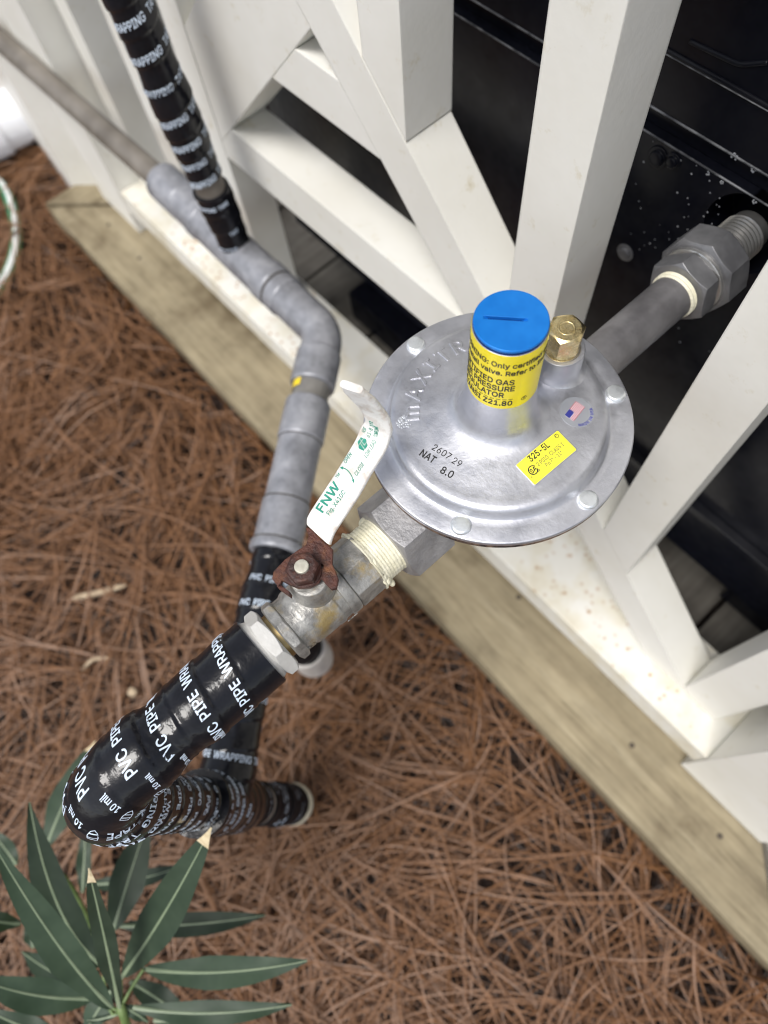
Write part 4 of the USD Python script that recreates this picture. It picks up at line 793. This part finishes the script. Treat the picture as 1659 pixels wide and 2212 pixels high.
dp = thing('drain_pipe', 'fat white plastic drain pipe end at the left edge above the dark needles', 'drain pipe', pc1); obj(dp, 'tube', lathe(round_prof(-.25, .0, .045, .004), pc1 + [0, 0, 0], pdv, 48), pvc, smooth=40); obj(dp, 'socket', lathe(round_prof(-.14, -.05, .049, .003), pc1, pdv, 48), pvc, smooth=40)

# ------------------------------------------------------------------ oleander
def leaf(bezier, width, fold=.16, n=34, seed=0):
    P0, P1, P2 = [np.array(p) for p in bezier]; t = np.linspace(0, 1, n)[:, None]; c = (1 - t) ** 2 * P0 + 2 * t * (1 - t) * P1 + t ** 2 * P2; T = np.gradient(c, axis=0); T /= np.linalg.norm(T, axis=1, keepdims=True)
    up0 = np.array([0, 0, 1.0]) if True else 0; toc = -c / np.linalg.norm(c, axis=1, keepdims=True); nn = toc * .55 + np.array([0, 0, .6]); nn -= (nn * T).sum(1, keepdims=True) * T; nn /= np.linalg.norm(nn, axis=1, keepdims=True); sd = np.cross(T, nn)
    tt = t[:, 0]; w = width / 2 * np.clip((tt / .42) ** .62 * (tt < .42) + (1 - ((tt - .42) / .58).clip(0, 1) ** 2.1) * (tt >= .42), 0.02, 1) + .0006
    m = 7; a = np.linspace(-1, 1, m); r_ = np.random.default_rng(seed)
    wave = .0011 * np.sin(tt * 14 + r_.uniform(0, 6))[:, None] * abs(a)
    up_ = (abs(a) ** 1.4 * fold)[None] * w[:, None] + wave
    v = c[:, None] + sd[:, None] * (w[:, None] * a)[..., None] + nn[:, None] * up_[..., None]
    i = np.arange(n - 1)[:, None] * m + np.arange(m - 1); f = np.stack([i, i + 1, i + m + 1, i + m], -1).reshape(-1, 4)
    # midrib: a slim raised ridge
    rw_ = np.interp(tt, [0, .2, 1], [.0016, .0010, .0003]); rv = np.stack([c - sd * rw_[:, None] + nn * .0002, c + nn * (.0002 + rw_[:, None] * .6), c + sd * rw_[:, None] + nn * .0002], 1).reshape(-1, 3)
    i = np.arange(n - 1)[:, None] * 3 + np.arange(2); rf = np.stack([i, i + 1, i + 4, i + 3], -1).reshape(-1, 4)
    return (v.reshape(-1, 3), f), (rv, rf), (v, n, m)
Z7 = lambda x, y: (x * .4, 1548.2 + y * .4)
base_z = -.60
leaves = [((655, 1410), (900, 1080), (1140, 600), -.585, -.52, -.46, 215, True), ((645, 1570), (570, 1200), (478, 820), -.57, -.50, -.44, 118, True), ((605, 1570), (340, 1330), (-40, 680), -.58, -.53, -.46, 175, False), ((550, 1345), (270, 1130), (160, 460), -.60, -.57, -.52, 185, False),
          ((610, 1160), (690, 880), (800, 560), -.63, -.62, -.62, 185, False), ((775, 1362), (1180, 1420), (1659, 1318), -.60, -.58, -.56, 150, False), ((720, 1570), (1120, 1640), (1575, 1555), -.60, -.60, -.60, 112, False), ((640, 1130), (1050, 1140), (1432, 1072), -.64, -.64, -.64, 112, False),
          ((110, 1118), (-20, 1110), (-180, 1080), -.62, -.60, -.58, 92, False), ((505, 1520), (190, 1540), (-120, 1415), -.60, -.58, -.55, 165, False), ((470, 905), (720, 910), (1000, 800), -.68, -.68, -.66, 90, False), ((445, 950), (455, 800), (465, 560), -.67, -.67, -.66, 72, False),
          ((250, 705), (330, 470), (515, 130), -.66, -.65, -.62, 150, True), ((600, 1480), (540, 1560), (450, 1720), -.62, -.62, -.63, 130, False), ((700, 1430), (860, 1520), (1040, 1660), -.64, -.65, -.66, 125, False), ((450, 1440), (280, 1400), (120, 1270), -.64, -.65, -.66, 112, False),
          ((360, 1740), (150, 1700), (-80, 1580), -.62, -.61, -.60, 110, False), ((660, 1560), (720, 1590), (800, 1650), -.60, -.60, -.61, 50, False), ((90, 800), (50, 740), (-60, 600), -.66, -.66, -.66, 90, False), ((180, 1250), (170, 1180), (150, 1100), -.70, -.70, -.70, 70, False),
          ((640, 1600), (560, 1640), (470, 1640), -.60, -.60, -.60, 26, False), ((830, 1640), (980, 1650), (1100, 1665), -.66, -.66, -.67, 90, False)]
oc = on_z(*Z7(650, 1580), base_z)
ol = thing('oleander_shrub', 'young oleander shrub with long dark green leaves and pale midribs in the lower left corner', 'shrub', (oc[0], oc[1], GZ))
for n_, (p0, p1_, p2_, z0, z1, z2, wpx, dry) in enumerate(leaves):
    bz = [on_z(*Z7(*p0), z0), on_z(*Z7(*p1_), z1), on_z(*Z7(*p2_), z2)]; dep = (W.T @ bz[1])[2]; wd_ = wpx * .4 * dep / FOC
    lm, rm_, (vv, n, m) = leaf(bz, wd_, seed=n_)
    if dry:
        cut_ = int(n * .915); i = np.arange(cut_ - 1)[:, None] * m + np.arange(m - 1); lf = np.stack([i, i + 1, i + m + 1, i + m], -1).reshape(-1, 4); lp_ = obj(ol, 'leaf', (vv[:cut_].reshape(-1, 3), lf), leaf_m, smooth=True)
        tvv = vv[cut_ - 1:].copy(); kk = len(tvv); cc = tvv[:, m // 2:m // 2 + 1]; tvv = cc + (tvv - cc) * np.linspace(1, .5, kk)[:, None, None]; i = np.arange(kk - 1)[:, None] * m + np.arange(m - 1); obj(lp_, 'dry_tip', (tvv.reshape(-1, 3), np.stack([i, i + 1, i + m + 1, i + m], -1).reshape(-1, 4)), tip_m, smooth=True)
        obj(lp_, 'midrib', (rm_[0][:cut_ * 3], rm_[1][:(cut_ - 1) * 2]), rib_m, smooth=True)
    else:
        lp_ = obj(ol, 'leaf', lm, leaf_m, smooth=True); obj(lp_, 'midrib', rm_, rib_m, smooth=True)
def stem(pts, r):
    P = [on_z(*Z7(*p[:2]), p[2]) for p in pts]; P = CubicSpline(np.arange(len(P)), np.array(P))(np.linspace(0, len(P) - 1, 30)); return _C(P).tube(0, _C(P).L, r, n=14, ds=.004)
obj(ol, 'stem', stem([(650, 1560, -.595), (700, 1720, -.66), (720, 1800, -.86)], .0032), stem_m, smooth=True)
obj(ol, 'stem', stem([(310, 850, -.66), (420, 1000, -.685), (560, 1300, -.74), (660, 1560, -.86)], .0035), stem_m, smooth=True)
for a_, b_, c_ in (((650, 1575), (655, 1500), (652, 1415)), ((640, 1600), (590, 1570), (555, 1350)), ((655, 1600), (640, 1580), (605, 1570)), ((660, 1580), (690, 1500), (775, 1365)), ((500, 1100), (480, 1200), (470, 1230))):
    obj(ol, 'leaf_stalk', stem([(*a_, -.597), (*b_, -.597), (*c_, -.597)], .0012), stem_m, smooth=True)

# ------------------------------------------------------------------ loose pieces on the needles
def chip(name, label, cat, pts, w, m, z=GZ + .040):
    P = np.array([on_z(*p, z) for p in pts]); T = unit(P[-1] - P[0]); S = np.cross([0, 0, 1], T); n = 12; tt = np.linspace(0, 1, n); c = np.stack([np.interp(tt, np.linspace(0, 1, len(P)), P[:, i]) for i in range(3)], 1); ww = w * np.clip(np.minimum(tt * 5 + .3, (1 - tt) * 5 + .3), 0, 1)
    ring = [(c + S * (ww * a)[:, None] + np.array([0, 0, 1.0]) * (ww * b)[:, None]) for a, b in ((1, 0), (.5, .5), (-.5, .5), (-1, 0), (0, -.3))]; v = np.stack(ring, 1).reshape(-1, 3); i = np.arange(n - 1)[:, None] * 5; a = i + np.arange(5); b = i + (np.arange(5) + 1) % 5; f = np.stack([a, b, b + 5, a + 5], -1).reshape(-1, 4)
    o = obj(None, name, (v, f), m, smooth=True, label=label, cat=cat)
chip('straw_stalk', 'broad pale straw stalk lying on the needles left of the valve', 'straw', [(152, 1293), (215, 1280), (272, 1264)], .0045, straw_m)
chip('leaf_scrap', 'small curled pale leaf scrap on the needles left of the taped elbow', 'dry leaf', [(176, 1448), (200, 1424), (240, 1420)], .0030, straw_m)
chip('bark_chip', 'whitish bark chip among the needles above the taped elbow', 'bark chip', [(278, 1490), (295, 1500)], .006, straw_m)
